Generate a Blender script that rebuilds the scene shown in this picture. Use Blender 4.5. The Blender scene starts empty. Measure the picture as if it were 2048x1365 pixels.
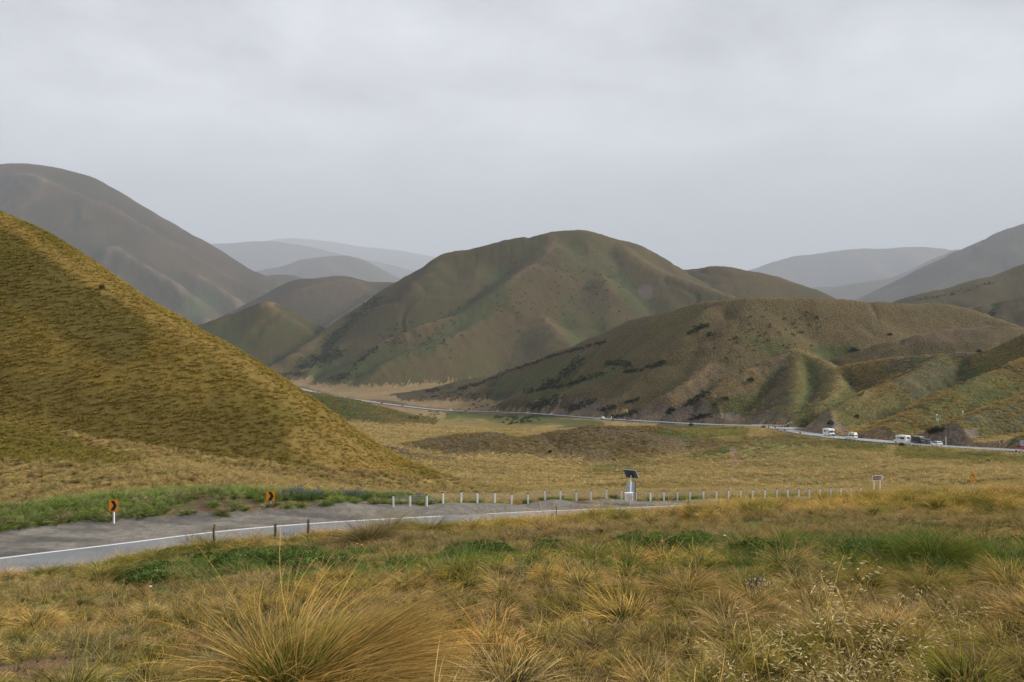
import bpy, bmesh, math, random
import numpy as np
from mathutils import Vector, Matrix

# ------------------------------------------------------------------ camera, world, sun, exposure
sc = bpy.context.scene
F = 1707.0                       # focal length in photograph pixels
CX, CY = 1024.0, 682.5
cam_d = bpy.data.cameras.new("camera")
cam_d.sensor_width = 36.0
cam_d.lens = 36.0 * F / 2048.0
cam_d.clip_start = 0.1
cam_d.clip_end = 80000
cam = bpy.data.objects.new("camera", cam_d)
sc.collection.objects.link(cam)
cam.location = (0, 0, 0)
cam.rotation_euler = (math.radians(90), 0, 0)
sc.camera = cam

SUN_EL, SUN_AZ = math.radians(29), math.radians(86)     # azimuth clockwise from +Y
world = bpy.data.worlds.new("World")
sc.world = world
world.use_nodes = True
wn, wl = world.node_tree.nodes, world.node_tree.links
wn.clear()
w_out = wn.new("ShaderNodeOutputWorld")
w_bg = wn.new("ShaderNodeBackground")
w_bg.inputs[1].default_value = 0.1
w_sky = wn.new("ShaderNodeTexSky")
w_sky.sky_type = 'NISHITA'
w_sky.sun_disc = False
w_sky.sun_elevation = SUN_EL
w_sky.sun_rotation = SUN_AZ
w_tc = wn.new("ShaderNodeTexCoord")
# project the view direction on a cloud deck: dir.xy / (dir.z + k)
w_sep = wn.new("ShaderNodeSeparateXYZ")
wl.new(w_tc.outputs['Generated'], w_sep.inputs[0])
w_abs = wn.new("ShaderNodeMath"); w_abs.operation = 'ABSOLUTE'
wl.new(w_sep.outputs[2], w_abs.inputs[0])
w_add = wn.new("ShaderNodeMath"); w_add.operation = 'ADD'; w_add.inputs[1].default_value = 0.16
wl.new(w_abs.outputs[0], w_add.inputs[0])
w_dx = wn.new("ShaderNodeMath"); w_dx.operation = 'DIVIDE'
w_dy = wn.new("ShaderNodeMath"); w_dy.operation = 'DIVIDE'
wl.new(w_sep.outputs[0], w_dx.inputs[0]); wl.new(w_add.outputs[0], w_dx.inputs[1])
wl.new(w_sep.outputs[1], w_dy.inputs[0]); wl.new(w_add.outputs[0], w_dy.inputs[1])
w_cmb = wn.new("ShaderNodeCombineXYZ")
wl.new(w_dx.outputs[0], w_cmb.inputs[0]); wl.new(w_dy.outputs[0], w_cmb.inputs[1])
def w_noise(scale, detail, rough, dist=0.0):
    n = wn.new("ShaderNodeTexNoise")
    n.inputs['Scale'].default_value = scale
    n.inputs['Detail'].default_value = detail
    n.inputs['Roughness'].default_value = rough
    n.inputs['Distortion'].default_value = dist
    wl.new(w_cmb.outputs[0], n.inputs['Vector'])
    return n
w_n1 = w_noise(1.1, 6, 0.55, 0.5)
w_n2 = w_noise(3.3, 5, 0.6, 0.3)
# how strongly the deck shows rises with the height above the horizon (rain veils the low sky)
w_el = wn.new("ShaderNodeMapRange")
w_el.inputs['From Min'].default_value = 0.10; w_el.inputs['From Max'].default_value = 0.34
wl.new(w_sep.outputs[2], w_el.inputs['Value'])
w_mix = wn.new("ShaderNodeMath"); w_mix.operation = 'MULTIPLY_ADD'; w_mix.inputs[1].default_value = 0.4
wl.new(w_n2.outputs[0], w_mix.inputs[0]); wl.new(w_n1.outputs[0], w_mix.inputs[2])
w_cl = wn.new("ShaderNodeMapRange")
w_cl.inputs['From Min'].default_value = 0.42; w_cl.inputs['From Max'].default_value = 0.95
w_cl.inputs['To Min'].default_value = -1.0; w_cl.inputs['To Max'].default_value = 1.0
wl.new(w_mix.outputs[0], w_cl.inputs['Value'])
w_amp = wn.new("ShaderNodeMath"); w_amp.operation = 'MULTIPLY'
wl.new(w_cl.outputs[0], w_amp.inputs[0]); wl.new(w_el.outputs[0], w_amp.inputs[1])
w_amp2 = wn.new("ShaderNodeMath"); w_amp2.operation = 'MULTIPLY_ADD'
w_amp2.inputs[1].default_value = 0.36; w_amp2.inputs[2].default_value = 1.0
wl.new(w_amp.outputs[0], w_amp2.inputs[0])
w_ramp = wn.new("ShaderNodeValToRGB")
cr = w_ramp.color_ramp
cr.elements[0].position = 0.0; cr.elements[0].color = (0.28, 0.294, 0.32, 1)
cr.elements[1].position = 1.0; cr.elements[1].color = (0.56, 0.572, 0.59, 1)
for p, c in ((0.06, (0.31, 0.325, 0.35, 1)), (0.15, (0.43, 0.445, 0.468, 1)), (0.24, (0.59, 0.602, 0.622, 1)),
             (0.36, (0.525, 0.537, 0.56, 1))):
    e = cr.elements.new(p); e.color = c
wl.new(w_sep.outputs[2], w_ramp.inputs[0])
w_vm = wn.new("ShaderNodeVectorMath"); w_vm.operation = 'SCALE'
wl.new(w_ramp.outputs[0], w_vm.inputs[0]); wl.new(w_amp2.outputs[0], w_vm.inputs['Scale'])
w_vm2 = wn.new("ShaderNodeVectorMath"); w_vm2.operation = 'SCALE'
w_vm2.inputs['Scale'].default_value = 8.7
wl.new(w_vm.outputs[0], w_vm2.inputs[0])
w_m = wn.new("ShaderNodeMix"); w_m.data_type = 'RGBA'
w_m.inputs['Factor'].default_value = 0.96
wl.new(w_sky.outputs[0], w_m.inputs['A']); wl.new(w_vm2.outputs[0], w_m.inputs['B'])
wl.new(w_m.outputs['Result'], w_bg.inputs[0])
wl.new(w_bg.outputs[0], w_out.inputs[0])

sun_d = bpy.data.lights.new("sun", 'SUN')
sun_d.energy = 5.0
sun_d.angle = math.radians(8)
sun_d.color = (1.0, 0.95, 0.87)
sun = bpy.data.objects.new("sun", sun_d)
sc.collection.objects.link(sun)
sd = Vector((math.sin(SUN_AZ) * math.cos(SUN_EL), math.cos(SUN_AZ) * math.cos(SUN_EL), math.sin(SUN_EL)))
sun.rotation_euler = sd.to_track_quat('Z', 'Y').to_euler()

sc.view_settings.view_transform = 'Standard'
sc.view_settings.look = 'None'
sc.view_settings.exposure = 0.80
sc.view_settings.gamma = 1.0
sc.render.engine = 'CYCLES'
sc.cycles.max_bounces = 5
sc.cycles.diffuse_bounces = 3
sc.cycles.glossy_bounces = 2
sc.cycles.transmission_bounces = 3
sc.cycles.transparent_max_bounces = 8
sc.cycles.volume_bounces = 0
sc.cycles.use_denoising = True
sc.cycles.denoiser = 'OPENIMAGEDENOISE'
sc.cycles.use_adaptive_sampling = True
sc.cycles.adaptive_threshold = 0.02

random.seed(7)
rng = np.random.default_rng(7)
col = sc.collection

# ------------------------------------------------------------------ helpers
def at(px, py, d):
    return np.array(((px - CX) / F * d, d, -(py - CY) / F * d))

def tag(o, label=None, cat=None, group=None, kind=None):
    if label: o['label'] = label
    if cat: o['category'] = cat
    if group: o['group'] = group
    if kind: o['kind'] = kind
    return o

def hash2(ix, iy, seed):
    h = (ix * 374761393 + iy * 668265263 + seed * 974634777) & 0xFFFFFFFF
    h = ((h ^ (h >> 13)) * 1274126177) & 0xFFFFFFFF
    h = h ^ (h >> 16)
    return (h & 0xFFFFFF).astype(np.float64) / 16777215.0

def vnoise(x, y, seed=0):
    x = np.asarray(x, dtype=np.float64); y = np.asarray(y, dtype=np.float64)
    ix = np.floor(x).astype(np.int64); iy = np.floor(y).astype(np.int64)
    fx = x - ix; fy = y - iy
    fx = fx * fx * fx * (fx * (fx * 6 - 15) + 10); fy = fy * fy * fy * (fy * (fy * 6 - 15) + 10)
    a = hash2(ix, iy, seed); b = hash2(ix + 1, iy, seed)
    c = hash2(ix, iy + 1, seed); d = hash2(ix + 1, iy + 1, seed)
    return (a * (1 - fx) + b * fx) * (1 - fy) + (c * (1 - fx) + d * fx) * fy

def fbm(x, y, octv=4, seed=0):
    s = 0; a = 0.5; t = 0
    for i in range(octv):
        s = s + a * vnoise(x * 2 ** i + 17.3 * i, y * 2 ** i - 9.1 * i, seed + i); t += a; a *= 0.5
    return s / t

def sstep(a, b, x):
    t = np.clip((x - a) / (b - a), 0, 1)
    return t * t * (3 - 2 * t)

def smax(a, b, w):
    return np.maximum(a, b) + w * 0.25 * np.maximum(0, 1 - np.abs(a - b) / w) ** 2

# ------------------------------------------------------------------ terrain: valley floor
FL = []
def P(px, d, py): FL.append((px, d, (py - CY) / F))
def Z(px, d, z): FL.append((px, d, -z / d))
for t in ((-500,36,-10.3),(-400,62,-10.9),(0,28,-10.5),(300,30,-10.8),(0,50,-10.7),(541,70,-12.6),(0,80,-11.8),(-400,110,-13),(700,32,-11.4),(1250,35,-12.6),
          (1700,45,-13.5),(2150,50,-13.5),(1757,88,-16.2),(1946,92,-16.8),(2250,100,-16.5),(2450,400,-32),(2150,600,-36),
          (1750,900,-50),(300,400,-30),(100,900,-40),(200,1700,-55),(-400,500,-30)): Z(*t)
for t in ((0,41.6,1117),(0,66,996),(230,45,1090),(227,51,1040),(250,66,987),(430,49.3,1063),(541,57,1016),
          (737,55.8,1040),(790,60,1028),(880,95,997),(1080,63.3,1022),(1090,66,1018),(1250,66.8,1017),(1400,73,1007),
          (1535,76,1002),(1000,110,980),(1300,110,985),(1600,120,978),(1900,130,958),(2200,130,945),
          (950,160,955),(1300,170,958),(1700,190,942),(2000,190,930),(900,240,925),(1200,270,934),(1600,250,915),
          (1900,240,914),(2048,240,904),(2300,200,925),(1873,302,893),(1657,352,877),(1560,400,863),(1530,450,856),
          (1450,520,851),(1205,620,838),(1100,730,831),(1000,830,825),(900,950,822),(800,1080,812),(690,1250,797),
          (600,1450,779),(540,1600,762),(850,400,868),(700,500,852),(800,700,836),(1000,550,856),(1350,430,873),
          (1250,480,862),(900,1350,776),(1100,1200,788),(700,1500,771),(450,1800,742)): P(*t)
for px in (-600, 200, 1024, 1800, 2700):
    for d in (3000, 8000, 40000): Z(px, d, -65)
FL = np.array(FL)
def fl_uv(px, d): return (px - CX) / F * 1.6, np.log(d) * 1.0
def rbf_k(r): return r
_cu, _cv = fl_uv(FL[:, 0], FL[:, 1])
_r = np.hypot(_cu[:, None] - _cu[None], _cv[:, None] - _cv[None])
_n = len(FL)
_A = np.zeros((_n + 3, _n + 3))
_A[:_n, :_n] = rbf_k(_r) + np.eye(_n) * 0.0015 * -1
_A[:_n, _n] = 1; _A[:_n, _n + 1] = _cu; _A[:_n, _n + 2] = _cv
_A[_n:, :_n] = _A[:_n, _n:].T
_W = np.linalg.solve(_A, np.concatenate([FL[:, 2], np.zeros(3)]))
def floor_z(X, Y):
    d = np.clip(Y, 22, 30000)
    px = np.clip(X / d * F + CX, -1400, 3500)
    u, v = fl_uv(px, d)
    s = _W[_n] + _W[_n + 1] * u + _W[_n + 2] * v
    for i in range(_n):
        s += _W[i] * np.hypot(np.hypot(u - _cu[i], v - _cv[i]), 0.03)
    z = -s * d
    zf = -65.0 + 0 * z
    t = sstep(1800, 2600, d)
    return z * (1 - t) + zf * t

# ------------------------------------------------------------------ terrain: roads
def road_pts(lst):
    """(px, py, d) -> dense 3-D polyline"""
    a = np.array([at(*p) for p in lst])
    for _ in range(3):           # Chaikin-like smoothing that keeps the ends
        q = np.empty((2 * len(a), 3))
        q[0::2][1:] = a[1:] * 0.75 + a[np.r_[0:len(a) - 1]] * 0.25
        q[1::2][:-1] = a[:-1] * 0.75 + a[1:] * 0.25
        q[0] = a[0]; q[-1] = a[-1]
        # reorder: each corner is replaced by two points
        out = [a[0]]
        for i in range(len(a) - 1):
            out.append(a[i] * 0.75 + a[i + 1] * 0.25); out.append(a[i] * 0.25 + a[i + 1] * 0.75)
        out.append(a[-1])
        a = np.array(out)
    return a
def offset_poly(p, o):
    t = np.gradient(p[:, :2], axis=0); t /= np.linalg.norm(t, axis=1)[:, None] + 1e-9
    q = p.copy(); q[:, 0] += -t[:, 1] * o; q[:, 1] += t[:, 0] * o
    return q
# the far edge line of the near road, running left to right
EDGE1 = road_pts([(-1600,1330,26.5),(-700,1218,33.5),(-300,1160,37.5),(0,1117,41.6),(230,1090,45),(430,1064,49.2),(590,1050,52.4),(737,1040.5,55.8),(884,1033,58.8),
                  (1080,1023,63.2),(1250,1017,66.8),(1400,1010,71),(1550,1004,76),(1700,1000,82),(1850,995,88),(2000,990,94),(2250,978,100)])
# the far road: its near kerb line, running right to left away from the camera
ROAD2 = road_pts([(2700,960,120),(2300,925,185),(2048,903.5,240),(1950,898,272),(1873,893.5,302),(1800,888,320),(1730,882,336),(1657,876,352),
                  (1600,868,378),(1565,861.5,405),(1543,857,432),(1522,853.5,470),(1490,852,500),(1450,851,525),(1380,848.5,555),(1300,844,585),
                  (1205,838.5,620),(1150,834.5,672),(1100,830.5,730),(1050,827,780),(1000,825,830),(950,823.5,890),(900,822.5,950),(850,818.5,1010),(800,812.5,1080),
                  (745,805.5,1160),(690,797,1250),(640,788,1350),(600,779,1450),(570,769,1530),(545,762,1600)])
# centre lines
R1C = offset_poly(EDGE1, -3.4)      # near road centre: on the camera's side of the edge line
R2C = offset_poly(ROAD2, -3.9)      # (the polyline runs away, hill side is on its right)
R2S = road_pts([(1560,858,416),(1578,856.5,430),(1600,856.5,438)])   # side pull-off
def near_poly(X, Y, p, maxd):
    """distance, z, signed side of the nearest point of a polyline (only for points closer than maxd)"""
    D = np.full(X.shape, 1e9); ZZ = np.zeros(X.shape); S = np.zeros(X.shape); SS = np.zeros(X.shape)
    acc = 0.0
    for i in range(len(p) - 1):
        a, b = p[i], p[i + 1]
        L = b - a; l2 = L[0] ** 2 + L[1] ** 2 + 1e-12
        m = (X > min(a[0], b[0]) - maxd) & (X < max(a[0], b[0]) + maxd) & (Y > min(a[1], b[1]) - maxd) & (Y < max(a[1], b[1]) + maxd)
        if m.any():
            x, y = X[m], Y[m]
            t = np.clip(((x - a[0]) * L[0] + (y - a[1]) * L[1]) / l2, 0, 1)
            dd = np.hypot(x - a[0] - t * L[0], y - a[1] - t * L[1])
            up = dd < D[m]
            idx = np.nonzero(m.ravel())[0][up]
            D.ravel()[idx] = dd[up]; ZZ.ravel()[idx] = (a[2] + t * L[2])[up]
            S.ravel()[idx] = np.sign(L[0] * (y - a[1]) - L[1] * (x - a[0]))[up]
            SS.ravel()[idx] = (acc + t * math.sqrt(l2))[up]
        acc += math.sqrt(l2)
    return D, ZZ, S, SS

# ------------------------------------------------------------------ terrain: hills as ridge lines with slopes
HILLS = []   # (hill id, slope, rounding, [(px,py,d)...])
def catmull(a, n=3):
    q = np.vstack([2 * a[0] - a[1], a, 2 * a[-1] - a[-2]])
    out = []
    for i in range(1, len(q) - 2):
        p0, p1, p2, p3 = q[i - 1], q[i], q[i + 1], q[i + 2]
        for k in range(n):
            t = k / n
            out.append(.5 * (2 * p1 + (p2 - p0) * t + (2 * p0 - 5 * p1 + 4 * p2 - p3) * t * t + (3 * p1 - p0 - 3 * p2 + p3) * t ** 3))
    out.append(a[-1])
    return np.array(out)
def R(h, k, r, pts):
    a = catmull(np.array([at(*p) for p in pts]), 9 if h == 'A' else 3)
    for _ in range(2):                      # a light smoothing keeps the crest free of kinks
        a[1:-1] = a[1:-1] * .5 + (a[:-2] + a[2:]) * .25
    HILLS.append((h, k, r, a))
def spread(pts, d0, d1, ease=1.0):
    n = len(pts)
    return [(p[0], p[1], d0 + (d1 - d0) * (i / (n - 1)) ** ease) for i, p in enumerate(pts)]
# A near left golden hill
R('A', 0.95, 5, [(-900,60,150),(-500,230,135),(-200,345,124),(0,431,113),(100,494,108),(200,561,104),(300,620,101),(384,666,99),(470,721,97),(540,766,96),(620,831,97),(700,889,98),(760,926,100),(810,957,102),(850,981,104),(880,997,106)])
R('A', 0.5, 6, [(-300,760,85),(-100,840,82),(0,885,79),(90,925,76),(180,957,72),(260,978,69)])
# mounds in the valley
R('M1', 0.34, 6, spread([(790,912,0),(850,888,0),(900,870,0),(950,863,0),(990,868,0),(1040,882,0),(1090,896,0)], 285, 300))
R('M2', 0.38, 8, spread([(1010,892,0),(1060,880,0),(1130,863,0),(1180,856,0),(1230,853.5,0),(1280,854,0),(1320,858,0),(1370,870,0),(1410,880,0),(1450,889,0)], 298, 318))
R('M3', 0.32, 9, [(480,815,560),(560,792,570),(600,786,575),(640,788,570),(680,798,560),(720,816,545),(760,836,525),(800,852,500),(850,872,470)])
R('M4', 0.42, 9, [(1490,898,262),(1530,888,275),(1560,877,305),(1548,866,360)])
R('M5', 0.3, 6, [(960,822,980),(1000,816,985),(1040,821,980)])
R('M5', 0.3, 4, [(660,905,200),(760,893,215),(820,905,225),(880,918,228)])
# G near right hill and its spurs
R('G', 0.72, 5, [(1700,728,560),(1738,722,545),(1830,710,520),(1921,704,505),(1979,701,495),(2048,669,480),(2150,625,470),(2300,560,460),(2700,430,450)])
R('G', 0.62, 5, [(1884,709,505),(1850,738,475),(1811,759,455),(1738,782,430),(1700,800,412),(1665,817,400),(1630,832,388),(1605,848,380)])
R('G', 0.62, 5, [(2200,650,470),(2048,722,430),(1994,744,415),(1921,771,395),(1880,795,382),(1848,812,372),(1793,843,352),(1757,862,342)])
R('G', 0.62, 5, [(2300,690,400),(2150,750,375),(2048,790,350),(1994,812,338),(1939,836,322),(1900,853,312),(1870,868,308)])
R('G', 0.62, 5, [(2500,760,300),(2300,800,285),(2150,840,275),(2080,868,262)])
# peaks before hill F
R('P', 0.68, 3.5, [(1592,697,640),(1550,714,622),(1505,735,605),(1439,775,580),(1373,812,562),(1335,832,556)])
R('P', 0.68, 3.5, [(1592,697,640),(1621,706,655),(1654,730,670),(1670,745,640)])
R('P', 0.68, 3.5, [(1592,697,640),(1600,760,560),(1590,815,480)])
R('P', 0.68, 3.5, [(1592,697,640),(1680,742,560),(1660,790,480),(1620,828,440)])
R('Q', 0.68, 3.5, [(1505,738,672),(1480,725,668),(1453,713,668),(1410,718,680),(1337,729,700),(1300,740,715),(1246,750,735),(1185,766,760),(1138,782,765),(1108,795,755),(1075,812,750)])
R('Q', 0.68, 3.5, [(1453,713,668),(1410,738,640),(1355,780,610),(1300,814,598),(1270,832,600)])
R('Q', 0.68, 3.5, [(1337,729,700),(1290,765,670),(1230,800,655),(1190,825,650)])
R('Q', 0.68, 3.5, [(1246,750,735),(1200,785,710),(1150,815,695)])
# F the long right hill
R('F', 1.0, 14, [(860,779,1290),(905,771,1260),(950,761,1225),(997,748,1180),(1040,731,1135),(1100,708,1070),(1150,692,1010),(1200,671,950),(1260,642,880),(1300,630,840),(1350,618,800),(1410,606,768),(1460,598,748),(1519,593,735),(1570,594,735),
     (1629,598,735),(1738,604,740),(1848,605,745),(1903,611,745),(1957,625,740),(2030,651,720),(2100,668,700),(2300,690,700)])
R('F', 0.62, 8, [(1420,618,740),(1354,668,765),(1320,690,785),(1261,713,825),(1215,735,865),(1160,758,920),(1090,778,980)])
R('F', 0.62, 8, [(1260,650,865),(1218,688,885),(1178,716,925),(1108,755,1000),(1050,776,1060)])
R('F', 0.62, 8, [(1519,600,735),(1470,640,705),(1420,680,700),(1380,700,710),(1330,722,730)])
R('F', 0.62, 9, [(1738,612,735),(1690,660,700),(1640,690,690)])
R('F2', 0.5, 8, [(1640,738,655),(1654,731,655),(1702,712,645),(1775,687,640),(1848,668,640),(1921,654,640),(1976,651,640),(2048,657,640),(2300,650,660)])
R('K', 0.35, 12, [(815,786,1240),(880,776,1200),(940,757,1180),(1000,757,1150)])
# E central hill
E = 'E'
R(E, 1.0, 40, [(534,737,1640),(572,720,1680),(598,700,1720),(636,679,1790),(662,659,1840),(713,626,1900),(760,595,1960),(800,563,2000),(842,543,2030),(870,525,2050),(898,505,2070),(930,498,2080),(954,495,2090),(1015,482,2105),(1077,470,2115),(1110,462,2120),(1140,460,2125),(1169,460,2125),
     (1200,470,2130),(1231,481,2140),(1261,487,2150),(1292,501,2155),(1323,519,2160),(1351,538,2160),(1400,570,2150),(1440,600,2140)])
R(E, 0.62, 11.2, spread([(1123,466,0),(1089,513,0),(1046,544,0),(1015,568,0),(972,599,0),(923,627,0),(871,643,0),(816,659,0),(765,686,0),(726,712,0),(700,737,0),(690,765,0)], 2110, 1480, .66))
R(E, 0.62, 9.6, spread([(1060,545,0),(1031,590,0),(985,622,0),(938,650,0),(892,678,0),(816,702,0),(765,733,0),(730,769,0)], 2010, 1420, .66))
R(E, 0.62, 9.6, spread([(1040,590,0),(1077,625,0),(1108,651,0),(1141,690,0),(1160,730,0)], 1930, 1500, .66))
R(E, 0.62, 9.6, spread([(1060,545,0),(1120,600,0),(1150,630,0),(1200,672,0),(1230,710,0)], 2000, 1600, .66))
R(E, 0.62, 9.6, spread([(1160,470,0),(1194,541,0),(1215,563,0),(1240,605,0),(1262,648,0),(1280,690,0)], 2110, 1650, .66))
R(E, 0.62, 11.2, spread([(1231,484,0),(1277,516,0),(1308,537,0),(1354,552,0),(1400,568,0),(1430,580,0),(1468,594,0),(1500,610,0)], 2120, 1750, .66))
R(E, 0.62, 8, spread([(1277,520,0),(1292,559,0),(1325,585,0),(1354,610,0),(1380,640,0)], 2080, 1720, .66))
R(E, 0.62, 11.2, spread([(898,510,0),(850,560,0),(800,610,0),(750,655,0),(690,690,0),(640,722,0),(600,740,0)], 2060, 1620, .66))
R(E, 0.62, 16, spread([(954,497,0),(930,560,0),(900,600,0)], 2085, 1900, .66))
R('E2', 0.5, 30, spread([(1330,545,0),(1370,540,0),(1410,538,0),(1428,533,0),(1455,534,0),(1501,543,0),(1556,558,0),(1610,578,0),(1640,600,0),(1700,640,0)], 2350, 2150))
# B high left hill
R('B', 0.8, 119.28, [(-900,420,5964),(-400,335,6063),(-150,325,6122),(0,326,6162),(47,327,6162),(82,327,6162),(117,332,6141),(152,341,6122),(176,351,6102),(205,370,6063),(249,398,6003),(293,426,5964),(317,437,5943),(352,461,5903),(378,471,5884),(410,493,5843),(454,519,5804),(498,539,5765),(540,556,5724),(600,585,5665)])
R('B', 0.78, 15, spread([(-200,440,0),(0,414,0),(44,377,0),(82,357,0),(103,362,0),(147,378,0),(176,388,0),(205,403,0),(249,424,0),(293,451,0),(352,489,0),(410,524,0),(469,553,0),(519,572,0),(560,590,0)], 5685, 5268))
R('B', 0.78, 15, spread([(82,357,0),(152,436,0),(234,467,0),(308,502,0),(381,543,0),(440,574,0),(480,600,0)], 5644, 4929))
R('B', 0.78, 15, spread([(-100,470,0),(100,470,0),(234,490,0),(293,535,0),(352,565,0),(390,600,0)], 5327, 4572))
R('B', 0.78, 15, spread([(-100,530,0),(150,530,0),(293,581,0),(352,611,0),(410,641,0),(440,660,0)], 4929, 4274))
R('B', 0.78, 15, spread([(29,350,0),(56,342,0),(90,352,0),(130,385,0)], 5864, 5724))
# C hills in the gap
R('C3', 0.65, 9, spread([(330,672,0),(380,656,0),(457,631,0),(495,615,0),(534,604,0),(559,614,0),(593,624,0),(620,642,0),(647,661,0)], 1900, 1990))
R('C3', 0.65, 8, spread([(534,604,0),(540,611,0),(572,636,0),(611,668,0),(640,690,0),(660,715,0)], 1937, 1770))
R('C3', 0.65, 8, spread([(534,604,0),(525,640,0),(518,680,0),(516,720,0)], 1937, 1790))
R('C3', 0.65, 8, spread([(457,631,0),(430,660,0),(400,700,0)], 1912, 1800))
R('C2', 0.65, 42, spread([(440,640,0),(495,613,0),(534,592,0),(570,572,0),(603,558,0),(649,552,0),(700,553,0),(739,563,0),(775,566,0),(800,563,0),(860,560,0)], 3900, 4200))
R('C2', 0.65, 18, spread([(700,556,0),(649,562,0),(611,572,0),(559,600,0),(530,625,0)], 3960, 3570))
R('C2', 0.65, 18, spread([(800,565,0),(765,585,0),(713,614,0),(649,659,0)], 4050, 3374))
R('C0', 0.5, 39.15, spread([(490,560,0),(534,550,0),(554,546,0),(598,553,0),(640,566,0)], 6459, 6459))
R('C1', 0.5, 110.76, spread([(440,550,0),(506,541,0),(524,538,0),(559,536,0),(585,526,0),(616,517,0),(657,511.5,0),(677,511.5,0),(703,515,0),(739,532,0),(759,543,0),(790,560,0),(850,585,0)], 12922, 12922))
R('C1', 0.48, 55.38, spread([(660,514,0),(650,535,0),(700,550,0),(740,565,0)], 12829, 11076))
R('D1', 0.45, 171, spread([(200,520,0),(330,500,0),(411,489,0),(452,484,0),(524,479,0),(559,480,0),(611,489,0),(688,505,0),(739,517,0),(790,530,0),(831,543,0),(950,590,0)], 20662, 20662))
R('D2', 0.45, 213.75, spread([(450,500,0),(554,479,0),(600,479,0),(624,481,0),(688,487,0),(765,500,0),(867,513,0),(1000,545,0),(1200,600,0)], 29925, 29925))
# H far right hills
R('H1', 0.45, 118.3, spread([(1380,590,0),(1440,560,0),(1493,540,0),(1556,522,0),(1610,510.5,0),(1702,499.5,0),(1756,496.5,0),(1811,493.5,0),(1866,496,0),(1903,503,0),(1960,520,0),(2100,560,0)], 16562, 16562))
R('H1', 0.42, 84.5, spread([(1700,500,0),(1730,530,0),(1770,545,0)], 16393, 14534))
R('H1', 0.42, 67.6, spread([(1811,494,0),(1830,520,0),(1850,545,0)], 16393, 14534))
R('H1b', 0.48, 81.25, spread([(1860,530,0),(1903,504,0),(1921,496,0),(1950,492,0),(2000,500,0)], 12025, 11375))
R('H1c', 0.42, 50.4, spread([(1560,600,0),(1614,579,0),(1665,572,0),(1738,559,0),(1811,551,0),(1855,546,0),(1920,535,0)], 10584, 10080))
R('H2', 0.5, 65, spread([(1690,620,0),(1727,601,0),(1775,580,0),(1848,549,0),(1903,514,0),(1950,492,0),(1994,470,0),(2048,449,0),(2150,405,0),(2300,350,0),(2700,300,0)], 6337, 7312))
R('H2', 0.48, 32.5, spread([(2048,470,0),(1970,520,0),(1900,560,0),(1840,590,0)], 6743, 5850))
R('H3', 0.5, 18, spread([(1740,615,0),(1793,603,0),(1830,592,0),(1903,578,0),(1957,558,0),(1994,549,0),(2048,532,0),(2150,495,0),(2300,455,0),(2700,400,0)], 1900, 2000))
R('H4', 0.5, 14, spread([(1900,645,0),(1943,621,0),(1976,606,0),(2012,599,0),(2048,591,0),(2150,570,0),(2300,545,0)], 1350, 1350))
HID = ['ground', 'A', 'M1', 'M2', 'M3', 'M4', 'M5', 'G', 'P', 'Q', 'F', 'F2', 'K', 'E', 'E2', 'B', 'C3', 'C2', 'C0', 'C1', 'D1', 'D2', 'H1', 'H1b', 'H1c', 'H2', 'H3', 'H4', 'bank']
HIDX = {h: i for i, h in enumerate(HID)}

CR_X = [-900, -300, 0, 120, 350, 500, 620, 740, 950, 1100, 1250, 1400, 1600, 1750, 1950, 2048, 2400]
CR_Y = [1215, 1180, 1152, 1146, 1112, 1096, 1078, 1068, 1053, 1043, 1031, 1019, 1007, 996, 989, 983, 968]
CR_D = [20, 21, 22, 22, 22, 22, 21.5, 21, 22, 23, 24, 25, 26, 27, 28, 28, 29]
CRT = np.arange(-1100, 2700, 10.0)
_gk = np.exp(-(np.arange(-30, 31) / 9.0) ** 2); _gk /= _gk.sum()
CRTY = np.convolve(np.pad(np.interp(CRT, CR_X, CR_Y), 30, mode='edge'), _gk, 'valid')
CRTD = np.convolve(np.pad(np.interp(CRT, CR_X, CR_D), 30, mode='edge'), _gk, 'valid')
def bank_z(X, Y):
    Yc = np.maximum(Y, 0.01)
    px = np.clip(X / Yc * F + CX, -900, 2400)
    pyc = np.interp(px, CRT, CRTY); dc = np.interp(px, CRT, CRTD)
    tc = (pyc - CY) / F
    a = tc - 1.6 / dc
    a = np.where(Y > 0, a, 0.12)
    z = -1.6 - a * Y
    e = np.maximum(Y - dc, 0)
    z = z - 0.30 * (np.sqrt(e * e + 4) - 2)
    n = (fbm(X * 0.35, Y * 0.35, 3, 5) - 0.5) * 0.30 + (fbm(X * 1.3, Y * 1.3, 3, 9) - 0.5) * 0.10
    return z + n * sstep(0.5, 6, np.hypot(X, Y))

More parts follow.
